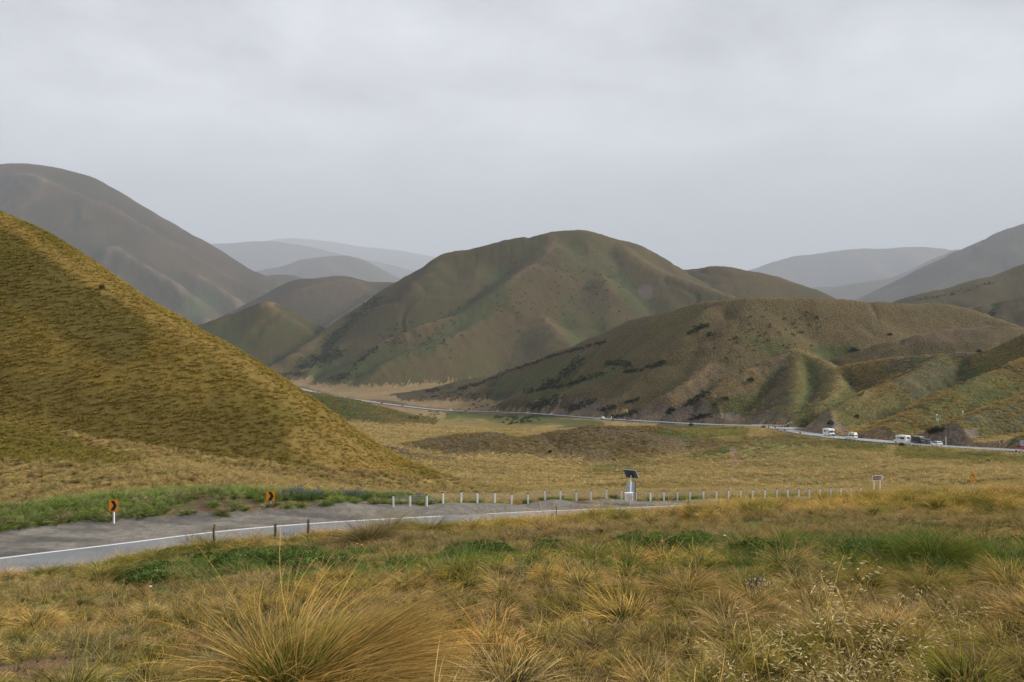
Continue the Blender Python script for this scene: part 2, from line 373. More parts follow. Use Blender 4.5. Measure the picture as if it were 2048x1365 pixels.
def terrain(X, Y):
    """height, id of the landform, gully measure"""
    fz = floor_z(X, Y)
    dist = np.hypot(X, Y)
    fz = fz + (fbm(X / 26, Y / 26, 4, 21) - 0.5) * np.clip((dist - 75) / 60, 0, 1) * 3.2
    best = fz.copy(); ids = np.zeros(X.shape, np.int16); gap = np.full(X.shape, 1e3)
    cur = {}
    for (h, k, r, p) in HILLS:
        reach = (p[:, 2].max() + 110) / k + r
        m = (X > p[:, 0].min() - reach) & (X < p[:, 0].max() + reach) & (Y > p[:, 1].min() - reach) & (Y < p[:, 1].max() + reach)
        if not m.any(): continue
        x, y = X[m], Y[m]
        hh = np.full(x.shape, -1e9)
        for i in range(len(p) - 1):
            a, b = p[i], p[i + 1]
            L = b - a; l2 = L[0] ** 2 + L[1] ** 2
            t = np.clip(((x - a[0]) * L[0] + (y - a[1]) * L[1]) / l2, 0, 1)
            dx = x - a[0] - t * L[0]; dy = y - a[1] - t * L[1]
            dd = np.sqrt(dx * dx + dy * dy)
            hh = np.maximum(hh, a[2] + t * L[2] - k * (np.sqrt(dd * dd + r * r) - r))
        D0 = p[:, 1].mean()
        # fine relief of the slopes: shallow gullies and bumps
        s = D0 * 0.045 + 4
        n = (fbm(x / s, y / s, 3, 33 + HIDX[h]) - 0.5) * D0 * (0.0048 if D0 > 180 else 0.008)
        hh = hh + n
        b0 = best[m]
        w = np.full(x.shape, min(D0 * 0.005 + 1.2, 30)) if h != 'A' else 3.5
        ids_m = ids[m]
        up = hh > b0
        w_ = np.where((ids_m == 0) , w * 2.2, w)
        g = np.abs(hh - b0) / (D0 * 0.012)
        gm = gap[m]
        gap[m] = np.where(up, np.minimum(g, np.where(gm < 900, gm + g * 0, 1e3)), np.minimum(gm, g))
        best[m] = smax(b0, hh, w_)
        ids_m[up] = HIDX[h]
        ids[m] = ids_m
    return best, ids, gap

def up2(a, shp, nearest=False):
    """half-resolution grid back to the full grid"""
    r = np.arange(shp[0]) / 2.0; c = np.arange(shp[1]) / 2.0
    i = np.minimum(r.astype(int), a.shape[0] - 2); j = np.minimum(c.astype(int), a.shape[1] - 2)
    fr = np.clip(r - i, 0, 1)[:, None]; fc = np.clip(c - j, 0, 1)[None]
    if nearest:
        jr = rng.uniform(-.8, .8, shp); jc = rng.uniform(-.8, .8, shp)
        return a[np.clip(np.rint(r[:, None] + jr).astype(int), 0, a.shape[0] - 1), np.clip(np.rint(c[None] + jc).astype(int), 0, a.shape[1] - 1)]
    A = a[i][:, j]; B = a[i][:, j + 1]; C = a[i + 1][:, j]; D = a[i + 1][:, j + 1]
    return (A * (1 - fc) + B * fc) * (1 - fr) + (C * (1 - fc) + D * fc) * fr
def full_height(X, Y):
    if X.shape[0] > 8:
        # the smooth landform on every second row and column of the fan, plus finer relief added at full resolution
        xs = X[::2, ::2]; ys = Y[::2, ::2]
        z, ids, gap = terrain(xs, ys)
        # interpolate the height above the local sight line so rows of growing spacing stay smooth
        z = up2(z, X.shape); ids = up2(ids, X.shape, True).copy(); gap = up2(gap, X.shape)
        for hs, sc_, amp in ((('E', 'E2', 'C3', 'H3', 'H4'), 150., 3.8), (('B', 'C2', 'H2', 'C0'), 420., 15.), (('F', 'F2', 'Q', 'P', 'K'), 55., 1.3), (('G',), 38., 1.0), (('C1', 'H1', 'H1b', 'H1c'), 900., 12.)):
            m = np.isin(ids, [HIDX[q] for q in hs])
            n = fbm(X[m] / sc_, Y[m] / sc_, 3, 510 + int(sc_))
            z[m] -= amp * np.exp(-((n - .5) / .055) ** 2) * sstep(.3, .6, fbm(X[m] / sc_ / 2.3, Y[m] / sc_ / 2.3, 2, 77) + .1)
        z += (fbm(X / 7, Y / 7, 3, 61) - .5) * np.clip((Y - 70) / 120, 0, 1) * np.where(ids > 0, 1.3, .7)
    else:
        z, ids, gap = terrain(X, Y)
    surf = np.zeros(X.shape, np.int8)           # 1 gravel shoulder near, 2 under asphalt, 3 road cut
    # far road corridor
    D, RZ, S, _ = near_poly(X, Y, R2C, 60)
    wy = 0.05 + Y * 0.0006
    inner = 6.2
    t = sstep(inner, inner + 9, D)
    cut = (D < 60) & (Y > 100)
    # cut slopes rise at most 1:1 beside the carriageway, banks fall gently
    lim_up = RZ - wy + np.maximum(D - inner, 0) * 1.05
    lim_dn = RZ - wy - np.maximum(D - inner, 0) * 0.38
    camside = S > 0
    lim_up = np.where(camside, RZ - wy - np.maximum(D - inner, 0) * 0.045, lim_up)
    fade = np.where(camside, sstep(26, 58, D), sstep(11, 26, D))
    z2 = np.where(cut, np.clip(z, lim_dn, lim_up) * (1 - fade) + z * fade, z)
    surf = np.where(cut & ~camside & (z > lim_up + 0.6) & (D > inner) & (D < 17), 3, surf)
    z = z2
    D, RZ, S, _ = near_poly(X, Y, R2S, 30)
    lim_up = RZ - wy + np.maximum(D - 10, 0) * 0.9; lim_dn = RZ - wy - np.maximum(D - 4, 0) * 0.4
    cut = (D < 30)
    z = np.where(cut, np.clip(z, lim_dn, lim_up), z)
    # near road corridor: from the bank side to the verge
    D, RZ, S, _ = near_poly(X, Y, EDGE1, 30)
    sd_ = D * S                                   # positive = beyond the edge line
    far_w = np.interp(X, [-60, -25, -18, -13, -9, -6, 40], [6.6, 6.6, 4.5, 3.7, 3.3, 2.9, 2.7])
    over = np.maximum(sd_ - far_w, 0) + np.maximum(-sd_ - 7.6, 0)
    c = (D < 30)
    zr = RZ - 0.05
    up = zr + over * 0.35 + 0.0; dn = zr - over * 0.20
    z = np.where(c, np.clip(z, dn, up), z)
    # low verge berm with grass on the far side left of the barrier
    berm = np.exp(-((sd_ - far_w - 3.4) / 2.4) ** 2) * sstep(-4, -9, X) * 0.75 * np.where(c, 1, 0)
    z = z + berm * (0.7 + 0.6 * fbm(X / 4, Y / 4, 3, 77))
    # gravel heaps before the barrier
    for (hx, hy, hr, hz) in ((-11.5, 58.5, 2.2, .55), (-8.4, 60.6, 2.5, .35), (-4.5, 62.5, 2.6, .45), (-1.5, 64.0, 2.4, .3), (3.2, 67.0, 2.6, .4), (7.5, 70.0, 3, .35)):
        z = z + hz * np.exp(-((X - hx) ** 2 + (Y - hy) ** 2) / hr ** 2 * 1.6)
    gravel = c & (sd_ < far_w + 1.2 * vnoise(X * 0.7, Y * 0.7, 3)) & (sd_ > -8.2)
    surf = np.where(gravel, 1, surf)
    # foreground bank
    bz = bank_z(X, Y)
    nearm = Y < 62
    m = nearm & (bz > z - 1.5)
    zb = smax(z, bz, 0.6)
    isb = nearm & ((bz > z) | (Y < 19))
    z = np.where(nearm, np.where(isb & (Y < 19), bz, zb), z)
    ids = np.where(isb, HIDX['bank'], ids)
    surf = np.where(isb, 0, surf)
    return z, ids, gap, surf

# grid: a fan whose apex lies 12 m behind the camera
U0 = 12.0
pxs = np.concatenate([np.arange(-1500, -260, 24), np.arange(-260, 2320, 2.2), np.arange(2320, 3560, 24)])
us = (pxs - CX) / F
vs = [-9.0]
while vs[-1] < 40000:
    y = vs[-1]
    if y < 40: st = 0.11 if y > 2 else 0.4
    elif y < 110: st = 0.30
    else: st = y * 0.0052 * (1.0 if y < 2700 else 1.6)
    if y > 6000: st = y * 0.012
    vs.append(y + st)
vs = np.array(vs)
UU, VV = np.meshgrid(us, vs)
GX = UU * (VV + U0); GY = VV.copy()
GZ, GID, GGAP, GSURF = full_height(GX, GY)
NR, NC = GX.shape
print("grid", NR, NC)
def ground_at(x, y):
    """bilinear height on the grid mesh"""
    x = np.atleast_1d(np.asarray(x, float)); y = np.atleast_1d(np.asarray(y, float))
    fi = np.interp(y, vs, np.arange(NR)); u = x / (y + U0)
    fj = np.interp(u, us, np.arange(NC))
    i = np.clip(fi.astype(int), 0, NR - 2); j = np.clip(fj.astype(int), 0, NC - 2)
    a = fi - i; b = fj - j
    return (GZ[i, j] * (1 - a) * (1 - b) + GZ[i + 1, j] * a * (1 - b) + GZ[i, j + 1] * (1 - a) * b + GZ[i + 1, j + 1] * a * b)
def gh(x, y): return float(ground_at(x, y)[0])
# visibility of grid points from the photograph's viewpoint (used only to decide where detail is worth building)
PYG = CY - GZ / np.maximum(GY, 0.5) * F
PXG = CX + GX / np.maximum(GY, 0.5) * F
_tan = GZ / np.maximum(GY, 0.5)
_pj = np.clip(((PXG + 1500) / 4).astype(int), 0, 1262)
VIS = np.zeros(GZ.shape, bool)
_run = np.full(1263, -9.0)
_i0 = int(np.searchsorted(vs, 2.0))
for i in range(_i0, NR):
    r_ = _run[_pj[i]]
    VIS[i] = (_tan[i] + 3.5 / max(vs[i], 60) * (vs[i] > 60) + (0.03 if vs[i] <= 60 else 0)) >= r_
    np.maximum.at(_run, _pj[i], _tan[i])

# ------------------------------------------------------------------ surface colours (albedo of the ground cover, with some light and shade painted in)
def C3(*c): return np.array(c, float)
GOLD, GOLD2 = C3(.36, .235, .085), C3(.29, .18, .062)
STRAW = C3(.40, .29, .14)
OLIVE = C3(.125, .105, .022)
BROWN, BROWN2 = C3(.086, .061, .028), C3(.060, .048, .020)
GREEN, GREEN2 = C3(.055, .073, .018), C3(.08, .125, .025)
SCREE = C3(.155, .125, .10)
GRAVEL = C3(.13, .118, .102)
SOIL = C3(.13, .085, .055)
def mixc(a, b, t): return a * (1 - t[..., None]) + b * t[..., None]
n_big = fbm(GX / 60, GY / 60, 4, 101)
n_hug = fbm(GX / 260, GY / 260, 4, 131)
n_med = fbm(GX / 14, GY / 14, 4, 151)
n_sml = fbm(GX / 3.0, GY / 3.0, 3, 171)
gully = np.exp(-np.clip(GGAP, 0, 50) / 2.2)
COLR = np.zeros(GX.shape + (3,)) + GOLD
isid = lambda *h: np.isin(GID, [HIDX[q] for q in h])
# valley floor: gold with olive drifts
COLR = mixc(np.broadcast_to(C3(.27, .205, .092), COLR.shape), C3(.19, .145, .05), sstep(.40, .66, n_big))
COLR = mixc(COLR, OLIVE * 1.3, sstep(.56, .72, n_med) * .55)
COLR = mixc(COLR, C3(.24, .165, .10), sstep(650, 900, GY) * .55)
hill = (GID > 0) & (GID < HIDX['bank'])
hb = mixc(np.broadcast_to(BROWN, COLR.shape), BROWN2, sstep(.40, .62, n_hug))
hb = mixc(hb, GREEN, np.clip(sstep(.58, .74, n_big) * .5 + gully * .45 * sstep(.42, .62, n_med), 0, 1) * .6)
# lit, drier crests and shaded, greener creases painted in where the slope turns
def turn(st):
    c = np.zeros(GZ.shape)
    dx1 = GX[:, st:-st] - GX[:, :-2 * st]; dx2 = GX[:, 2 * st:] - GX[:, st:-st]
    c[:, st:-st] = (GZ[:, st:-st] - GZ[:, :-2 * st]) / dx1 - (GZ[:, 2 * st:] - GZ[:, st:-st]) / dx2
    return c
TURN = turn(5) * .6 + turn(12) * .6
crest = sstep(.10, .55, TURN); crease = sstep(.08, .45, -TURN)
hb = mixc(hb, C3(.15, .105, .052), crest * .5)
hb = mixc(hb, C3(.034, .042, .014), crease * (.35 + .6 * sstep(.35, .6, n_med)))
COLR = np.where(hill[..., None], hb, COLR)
COLR = np.where(((GID == 0) & (GY < 98) & (GX < 0))[..., None], mixc(COLR, C3(.21, .150, .045), np.full(GX.shape, .75)), COLR)
ma = isid('A')
ca = mixc(np.broadcast_to(C3(.122, .088, .022), COLR.shape), OLIVE * .6, sstep(.36, .62, fbm(GX / 22, GY / 22, 4, 5)) * .8)
COLR = np.where(ma[..., None], ca, COLR)
mm = isid('M1', 'M2', 'M5')
cm = mixc(np.broadcast_to(C3(.19, .135, .055), COLR.shape), C3(.10, .076, .040), sstep(-3, 6, GZ + 39.5 + 6 * (n_med - .5))) 
COLR = np.where(mm[..., None], cm, COLR)
COLR = np.where(isid('M3')[..., None], mixc(np.broadcast_to(C3(.15, .135, .05), COLR.shape), GREEN, sstep(.4, .6, n_big)), COLR)
COLR = np.where(isid('M4')[..., None], mixc(np.broadcast_to(C3(.17, .155, .05), COLR.shape), GREEN2 * .8, sstep(.4, .6, n_med)), COLR)
mg = isid('G')
cg = mixc(np.broadcast_to(C3(.105, .085, .028), COLR.shape), C3(.08, .062, .042), sstep(.45, .6, fbm(GX / 30, GY / 30, 3, 44)))
cg = mixc(cg, GREEN2 * .75, sstep(.5, .68, n_big) * .35)
COLR = np.where(mg[..., None], cg, COLR)
COLR = np.where(isid('Q')[..., None], mixc(np.broadcast_to(C3(.098, .074, .046), COLR.shape), GREEN, sstep(.45, .7, n_big) * .6), COLR)
COLR = np.where(isid('P')[..., None], mixc(np.broadcast_to(C3(.115, .10, .04), COLR.shape), GREEN2 * .6, sstep(.38, .62, n_big) * .5), COLR)
COLR = np.where(isid('Q')[..., None], mixc(np.broadcast_to(C3(.108, .079, .052), COLR.shape), C3(.088, .074, .034), sstep(.45, .7, n_big)), COLR)
pl_ = sstep(1600, 1560, PXG)          # the pointed hill: shade painted into its brown western flank, light into the greener east
COLR = np.where(isid('P')[..., None], mixc(mixc(np.broadcast_to(C3(.108, .080, .036), COLR.shape), C3(.100, .098, .030), (1 - pl_) * .8), C3(.07, .055, .04), pl_ * sstep(.4, .6, n_med)), COLR)
COLR = np.where(isid('F2')[..., None], mixc(np.broadcast_to(C3(.112, .078, .048), COLR.shape), C3(.085, .066, .03), sstep(.4, .6, n_big)), COLR)
COLR = np.where(isid('F')[..., None], mixc(COLR, C3(.118, .088, .040), sstep(1050, 1350, PXG) * .7), COLR)
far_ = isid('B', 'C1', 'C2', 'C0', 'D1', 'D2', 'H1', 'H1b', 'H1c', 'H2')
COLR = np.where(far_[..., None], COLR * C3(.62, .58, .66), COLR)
COLR = np.where(isid('B', 'H2')[..., None], mixc(mixc(COLR, C3(.14, .105, .07), crest * .4), C3(.025, .03, .02), crease * .7), COLR)  # crest light and crease shade painted again on the big far hills
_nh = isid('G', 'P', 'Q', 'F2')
COLR = np.where(_nh[..., None], mixc(mixc(COLR, C3(.19, .135, .058), crest * .5), C3(.036, .040, .013), crease * .9), COLR)  # stronger painted relief: crests as if lit, creases as if shaded

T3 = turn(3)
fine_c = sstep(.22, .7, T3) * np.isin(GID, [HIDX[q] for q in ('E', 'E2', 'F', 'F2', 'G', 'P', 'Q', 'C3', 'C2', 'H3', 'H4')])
COLR = mixc(COLR, C3(.20, .145, .072), fine_c * .5)  # thin lit crest lines painted into the colour
def stroke(ids, pts, r, colr, amt=1.0, ns=14.0, soft=.5, seed=1, thr=.42):
    """colour a patch of ground along a line; ids limit it to some landforms"""
    m = VIS & (isid(*ids) if ids else np.ones(GID.shape, bool))
    m &= (PXG > min(p[0] for p in pts) - r) & (PXG < max(p[0] for p in pts) + r) & (PYG > min(p[1] for p in pts) - r) & (PYG < max(p[1] for p in pts) + r)
    if not m.any(): return
    x, y = PXG[m], PYG[m]
    D = np.full(x.shape, 1e9)
    q = pts if len(pts) > 1 else [pts[0], (pts[0][0] + .1, pts[0][1])]
    for a, b in zip(q[:-1], q[1:]):
        L = (b[0] - a[0], b[1] - a[1]); l2 = L[0] ** 2 + L[1] ** 2
        t = np.clip(((x - a[0]) * L[0] + (y - a[1]) * L[1]) / l2, 0, 1)
        D = np.minimum(D, np.hypot(x - a[0] - t * L[0], y - a[1] - t * L[1]))
    n = fbm(GX[m] / ns, GY[m] / ns, 4, seed)
    w = sstep(1, 1 - soft, D / r + (n - .5) * 1.6) * amt
    COLR[m] = mixc(COLR[m], colr, w)
LG = C3(.066, .092, .02); DG = C3(.045, .062, .018); TAN = C3(.23, .155, .085)
stroke(('A',), [(-60, 740), (120, 800), (280, 870), (420, 940)], 95, C3(.072, .056, .015), .6, 16, .6, seed=61)  # shade on the lower left of the hillside, painted dark
stroke(('A',), [(430, 820), (540, 900), (640, 960)], 50, C3(.066, .052, .014), .5, 14, .6, seed=62)  # painted shade carried on towards the foot
stroke(('A',), [(60, 560), (250, 680)], 60, C3(.075, .060, .016), .8, 14, .6, seed=63)
stroke(('A',), [(0, 440), (200, 572), (384, 676), (540, 776), (700, 898), (800, 962)], 20, C3(.15, .105, .030), .9, 10, .6, seed=64)  # light along the ridge, painted as paler gold
stroke(('A',), [(600, 880), (720, 950), (830, 985)], 36, C3(.16, .112, .034), .85, 10, .6, seed=65)  # lit toe of the hillside, painted as paler gold
stroke(('E',), [(930, 640), (985, 600), (1010, 560)], 26, DG * 1.1, 0.54, 40, seed=2)
stroke(('E',), [(860, 690), (905, 650), (960, 620)], 20, DG, 0.48, 40, seed=3)
stroke(('E',), [(1000, 590), (1050, 570)], 16, DG, 0.42, 40, seed=4)
stroke(('E',), [(730, 740), (775, 715), (850, 700)], 20, DG * 1.05, 0.48, 40, seed=5)
stroke(('E',), [(640, 745), (700, 730)], 26, DG * 1.1, 0.48, 40, seed=6)
stroke(('E',), [(1130, 640), (1150, 680)], 24, LG * .8, 0.48, 40, seed=7)
stroke(('E',), [(1185, 650), (1210, 670)], 26, LG * .8, 0.48, 40, seed=8)
stroke(('E',), [(1230, 560), (1290, 620)], 28, DG * 1.1, 0.42, 40, seed=9)
stroke(('E',), [(1140, 480), (1180, 500)], 40, DG * 1.3, 0.30, 40, seed=10)
stroke(('E',), [(1290, 585)], 18, C3(.14, .10, .09), .8, 40, seed=11)
stroke(('E',), [(1105, 480), (1095, 500)], 12, TAN, .3, 30, seed=12)
stroke(('F', 'K', 'ground'), [(1000, 770), (1080, 745), (1170, 715)], 20, LG * .9, .55, 20, seed=13)
stroke(('F', 'K', 'ground'), [(1080, 790), (1180, 755), (1260, 720)], 20, LG * .9, .5, 20, seed=14)
stroke(('F',), [(1500, 680), (1560, 700), (1600, 720)], 26, LG * .9, .5, 20, seed=15)
stroke(('F',), [(1320, 650), (1400, 640)], 30, C3(.12, .115, .04), .4, 20, seed=16)
stroke(('F',), [(1700, 700), (1640, 700)], 20, LG * .7, .8, 20, seed=17)
stroke(('P',), [(1620, 740), (1600, 800), (1540, 840)], 30, LG * 1.0, .4, 14, seed=19)
stroke(('P',), [(1500, 800), (1440, 830)], 30, LG * .7, .7, 14, seed=20)
stroke(('G', 'P'), [(1900, 705), (1830, 720), (1760, 760), (1700, 790), (1660, 815)], 12, LG * .9, 0.54, 14, seed=21)
stroke(('G',), [(1960, 740), (1900, 790), (1830, 820)], 15, LG * .75, 0.42, 14, seed=22)
stroke(('G',), [(2048, 770), (1960, 800)], 15, LG * .7, 0.48, 14, seed=23)
stroke(('G',), [(2048, 880), (1980, 875)], 20, LG * .7, 0.42, 14, seed=24)
stroke(('ground', 'M4', 'M2'), [(1330, 860), (1400, 862), (1480, 868)], 18, LG * .85, 1, 14, seed=25)
stroke(('ground', 'M4'), [(1560, 880), (1680, 888), (1760, 895)], 16, LG * .85, .9, 12, seed=26)
stroke(('ground', 'M4'), [(1800, 905), (1950, 915), (2048, 915)], 16, LG * .85, .9, 12, seed=27)
stroke(('ground', 'M4'), [(1440, 890), (1560, 900), (1700, 920)], 24, C3(.17, .16, .06), .7, 12, seed=28)
stroke(('ground',), [(900, 828), (1100, 842), (1200, 850)], 12, LG * .8, .8, 14, seed=29)
stroke(('M3',), [(640, 830), (700, 845)], 26, LG * .7, .8, 14, seed=30)
stroke(('ground', 'M4'), [(1466, 905), (1468, 930)], 15, C3(.24, .165, .115), .9, 6, seed=31)
stroke(('ground',), [(1440, 962), (1460, 955)], 20, C3(.24, .165, .11), .6, 6, seed=32)
stroke(('ground',), [(1290, 930), (1190, 940)], 9, LG * .9, .7, 6, seed=33)
stroke(('C3',), [(410, 660), (470, 690)], 40, DG * 1.1, .6, 40, seed=34)
stroke(('C3',), [(545, 608), (525, 612)], 7, TAN, .35, 40, seed=35)
stroke(('B',), [(380, 620), (420, 600)], 30, DG * .9, .7, 60, seed=36)
# scree and road-cut faces
stroke(('G', 'ground'), [(1880, 882), (1905, 868), (1940, 872)], 17, SCREE, 1, 5, .15, seed=41)
stroke(('G', 'ground', 'P'), [(1625, 862), (1650, 850), (1690, 865)], 14, SCREE * 1.05, 1, 5, .2, seed=42)
stroke(('Q', 'P', 'ground', 'F'), [(1290, 838), (1330, 826), (1400, 836), (1480, 840)], 11, SCREE * 1.05, 1, 8, .3, seed=43)
stroke(('Q', 'P', 'ground', 'F'), [(1120, 822), (1200, 828)], 7, SCREE * 1.1, .9, 8, .3, seed=44)
stroke(('ground', 'M5'), [(975, 820), (1010, 822)], 9, C3(.20, .14, .10), .9, 8, .3, seed=45)
cutm = (GSURF == 3) & (GX > 20)
COLR = np.where(cutm[..., None], mixc(COLR, SCREE, sstep(.40, .5, fbm(GX / 9, GY / 9, 3, 61)) * .9), COLR)
# verge of the far road: pale orange dead grass
Dr, _z, Sr, _s = near_poly(GX, GY, R2C, 14)
e_ = (Dr < 11) & (Dr > 3.5)
COLR = np.where(e_[..., None], mixc(COLR, C3(.26, .18, .11), .7 * sstep(.45, .6, fbm(GX / 7, GY / 7, 3, 71))), COLR)
COLR = np.where((Dr <= 5.2)[..., None], GRAVEL * .9, COLR)
# near road: gravel shoulder, soil edge and green verge
D1_, _z, S1_, _s = near_poly(GX, GY, EDGE1, 30)
sd1 = D1_ * S1_
farw = np.interp(GX, [-60, -25, -18, -13, -9, -6, 40], [6.6, 6.6, 4.5, 3.7, 3.3, 2.9, 2.7])
verge = (D1_ < 30) & (sd1 > farw) & (GID != HIDX['bank'])
vw = np.interp(GX, [-40, -14, -9, -4, 0, 30], [8.5, 7.0, 6, 2.2, 1.0, .8])
gv = sstep(1.15, .8, (sd1 - farw) / vw + (n_sml - .5) * .6)
COLR = np.where(verge[..., None], mixc(COLR, C3(.105, .15, .038), gv * .95), COLR)
sl = sstep(-1, .1, sd1 - farw) * sstep(3.0, 1.6, sd1 - farw + (n_sml - .5) * 2.6) * sstep(-24, -20, GX) 
COLR = np.where(verge[..., None], mixc(COLR, C3(.12, .072, .05), sl * .95), COLR)
gm_ = (GSURF == 1)
gcol = mixc(np.broadcast_to(GRAVEL, COLR.shape), C3(.165, .15, .13), sstep(.4, .7, fbm(GX / 2.2, GY / 1.1, 4, 90)))
gcol = mixc(gcol, C3(.07, .065, .06), sstep(.5, .7, fbm(GX / 5, GY / 1.4, 3, 91)) * .7)
COLR = np.where(gm_[..., None], gcol, COLR)
# gravel heaps
for (hx, hy, hr) in ((-11.5, 58.5, 2.4), (-8.4, 60.6, 2.6), (-4.5, 62.5, 2.4), (-1.5, 64.0, 2.2), (3.2, 67.0, 2.2), (7.5, 70.0, 2.2)):
    w = sstep(1.2, .6, np.hypot(GX - hx, GY - hy) / hr + (n_sml - .5) * .8)
    COLR = mixc(COLR, GRAVEL * 1.05, w)
# foreground bank: straw litter over soil, a greener band across the middle
mb = GID == HIDX['bank']
cb = mixc(np.broadcast_to(C3(.22, .155, .07), COLR.shape), C3(.13, .105, .045), sstep(.4, .6, fbm(GX / 1.4, GY / 1.4, 4, 14)))
gb = sstep(12, 13.5, GY) * sstep(23, 18, GY) * sstep(.34, .52, fbm(GX / 3.2, GY / 2.2, 3, 15))
cb = mixc(cb, C3(.085, .13, .03), gb * .9)
gl = sstep(-1.2, -2.4, GX + (n_sml - .5) * 1.2) * sstep(11.5, 9, GY)
cb = mixc(cb, C3(.15, .085, .062), gl * .85 * sstep(.4, .55, fbm(GX / .8, GY / .8, 3, 16)))
COLR = np.where(mb[..., None], cb, COLR)
COLR = np.clip(COLR, .01, .9)

# ------------------------------------------------------------------ materials
def new_mat(name):
    m = bpy.data.materials.new(name); m.use_nodes = True
    nt = m.node_tree; nt.nodes.clear()
    out = nt.nodes.new("ShaderNodeOutputMaterial")
    return m, nt, out
def N(nt, t, **kw):
    n = nt.nodes.new(t)
    for k, v in kw.items(): setattr(n, k, v)
    return n
def noise_node(nt, vec, scale, detail=4, rough=.55):
    n = N(nt, "ShaderNodeTexNoise"); n.inputs['Scale'].default_value = scale
    n.inputs['Detail'].default_value = detail; n.inputs['Roughness'].default_value = rough
    nt.links.new(vec, n.inputs['Vector']); return n
def map_range(nt, val, a, b, c, d):
    n = N(nt, "ShaderNodeMapRange")
    for k, v in zip(('From Min', 'From Max', 'To Min', 'To Max'), (a, b, c, d)): n.inputs[k].default_value = v
    nt.links.new(val, n.inputs['Value']); return n

def terrain_mat(name, scale, contrast=.35, bump=.5, bdist=1.0, clump=0.0):
    """ground cover: painted albedo broken up by tussock-sized noise"""
    m, nt, out = new_mat(name)
    b = N(nt, "ShaderNodeBsdfPrincipled"); b.inputs['Roughness'].default_value = .95
    b.inputs['Specular IOR Level'].default_value = .1
    at_ = N(nt, "ShaderNodeAttribute"); at_.attribute_name = "albedo"
    geo = N(nt, "ShaderNodeNewGeometry")
    n1 = noise_node(nt, geo.outputs['Position'], scale, 6, .7)
    n2 = noise_node(nt, geo.outputs['Position'], scale * .13, 4, .6)
    v1 = map_range(nt, n1.outputs[0], .3, .7, 1 - contrast, 1 + contrast)
    v2 = map_range(nt, n2.outputs[0], .3, .7, 1 - contrast * .5, 1 + contrast * .5)
    mu = N(nt, "ShaderNodeMath", operation='MULTIPLY')
    nt.links.new(v1.outputs[0], mu.inputs[0]); nt.links.new(v2.outputs[0], mu.inputs[1])
    sc_ = N(nt, "ShaderNodeVectorMath", operation='SCALE')
    nt.links.new(at_.outputs['Color'], sc_.inputs[0]); nt.links.new(mu.outputs[0], sc_.inputs['Scale'])
    res = sc_.outputs[0]; hgt = n1.outputs[0]
    if clump > 0:
        vo = N(nt, "ShaderNodeTexVoronoi"); vo.inputs['Scale'].default_value = clump
        nt.links.new(geo.outputs['Position'], vo.inputs['Vector'])
        k = map_range(nt, vo.outputs['Distance'], .15, .6, 1, 0)
        mx = N(nt, "ShaderNodeMix", data_type='RGBA')
        nt.links.new(k.outputs[0], mx.inputs['Factor'])
        dk = N(nt, "ShaderNodeVectorMath", operation='SCALE'); dk.inputs['Scale'].default_value = .62
        lt = N(nt, "ShaderNodeVectorMath", operation='MULTIPLY'); lt.inputs[1].default_value = (1.22, 1.16, 1.0)
        nt.links.new(res, dk.inputs[0]); nt.links.new(res, lt.inputs[0])
        nt.links.new(dk.outputs[0], mx.inputs['A']); nt.links.new(lt.outputs[0], mx.inputs['B'])
        res = mx.outputs['Result']; hgt = k.outputs[0]
    nt.links.new(res, b.inputs['Base Color'])
    bp = N(nt, "ShaderNodeBump"); bp.inputs['Strength'].default_value = bump; bp.inputs['Distance'].default_value = bdist
    nt.links.new(hgt, bp.inputs['Height']); nt.links.new(bp.outputs[0], b.inputs['Normal'])
    nt.links.new(b.outputs[0], out.inputs['Surface'])
    return m
MT_NEAR = terrain_mat('litter_ground', 9.0, .35, .6, .05)
MT_A = terrain_mat('golden_hillside', 1.6, .22, .5, .3)
MT_MID = terrain_mat('tussock_ground', 1.1, .22, .6, .3, clump=.95)
MT_FAR = terrain_mat('tussock_hillside', .45, .16, .40, .8, clump=.62)
MT_DIST = terrain_mat('distant_hillside', .05, .14, .5, 6)

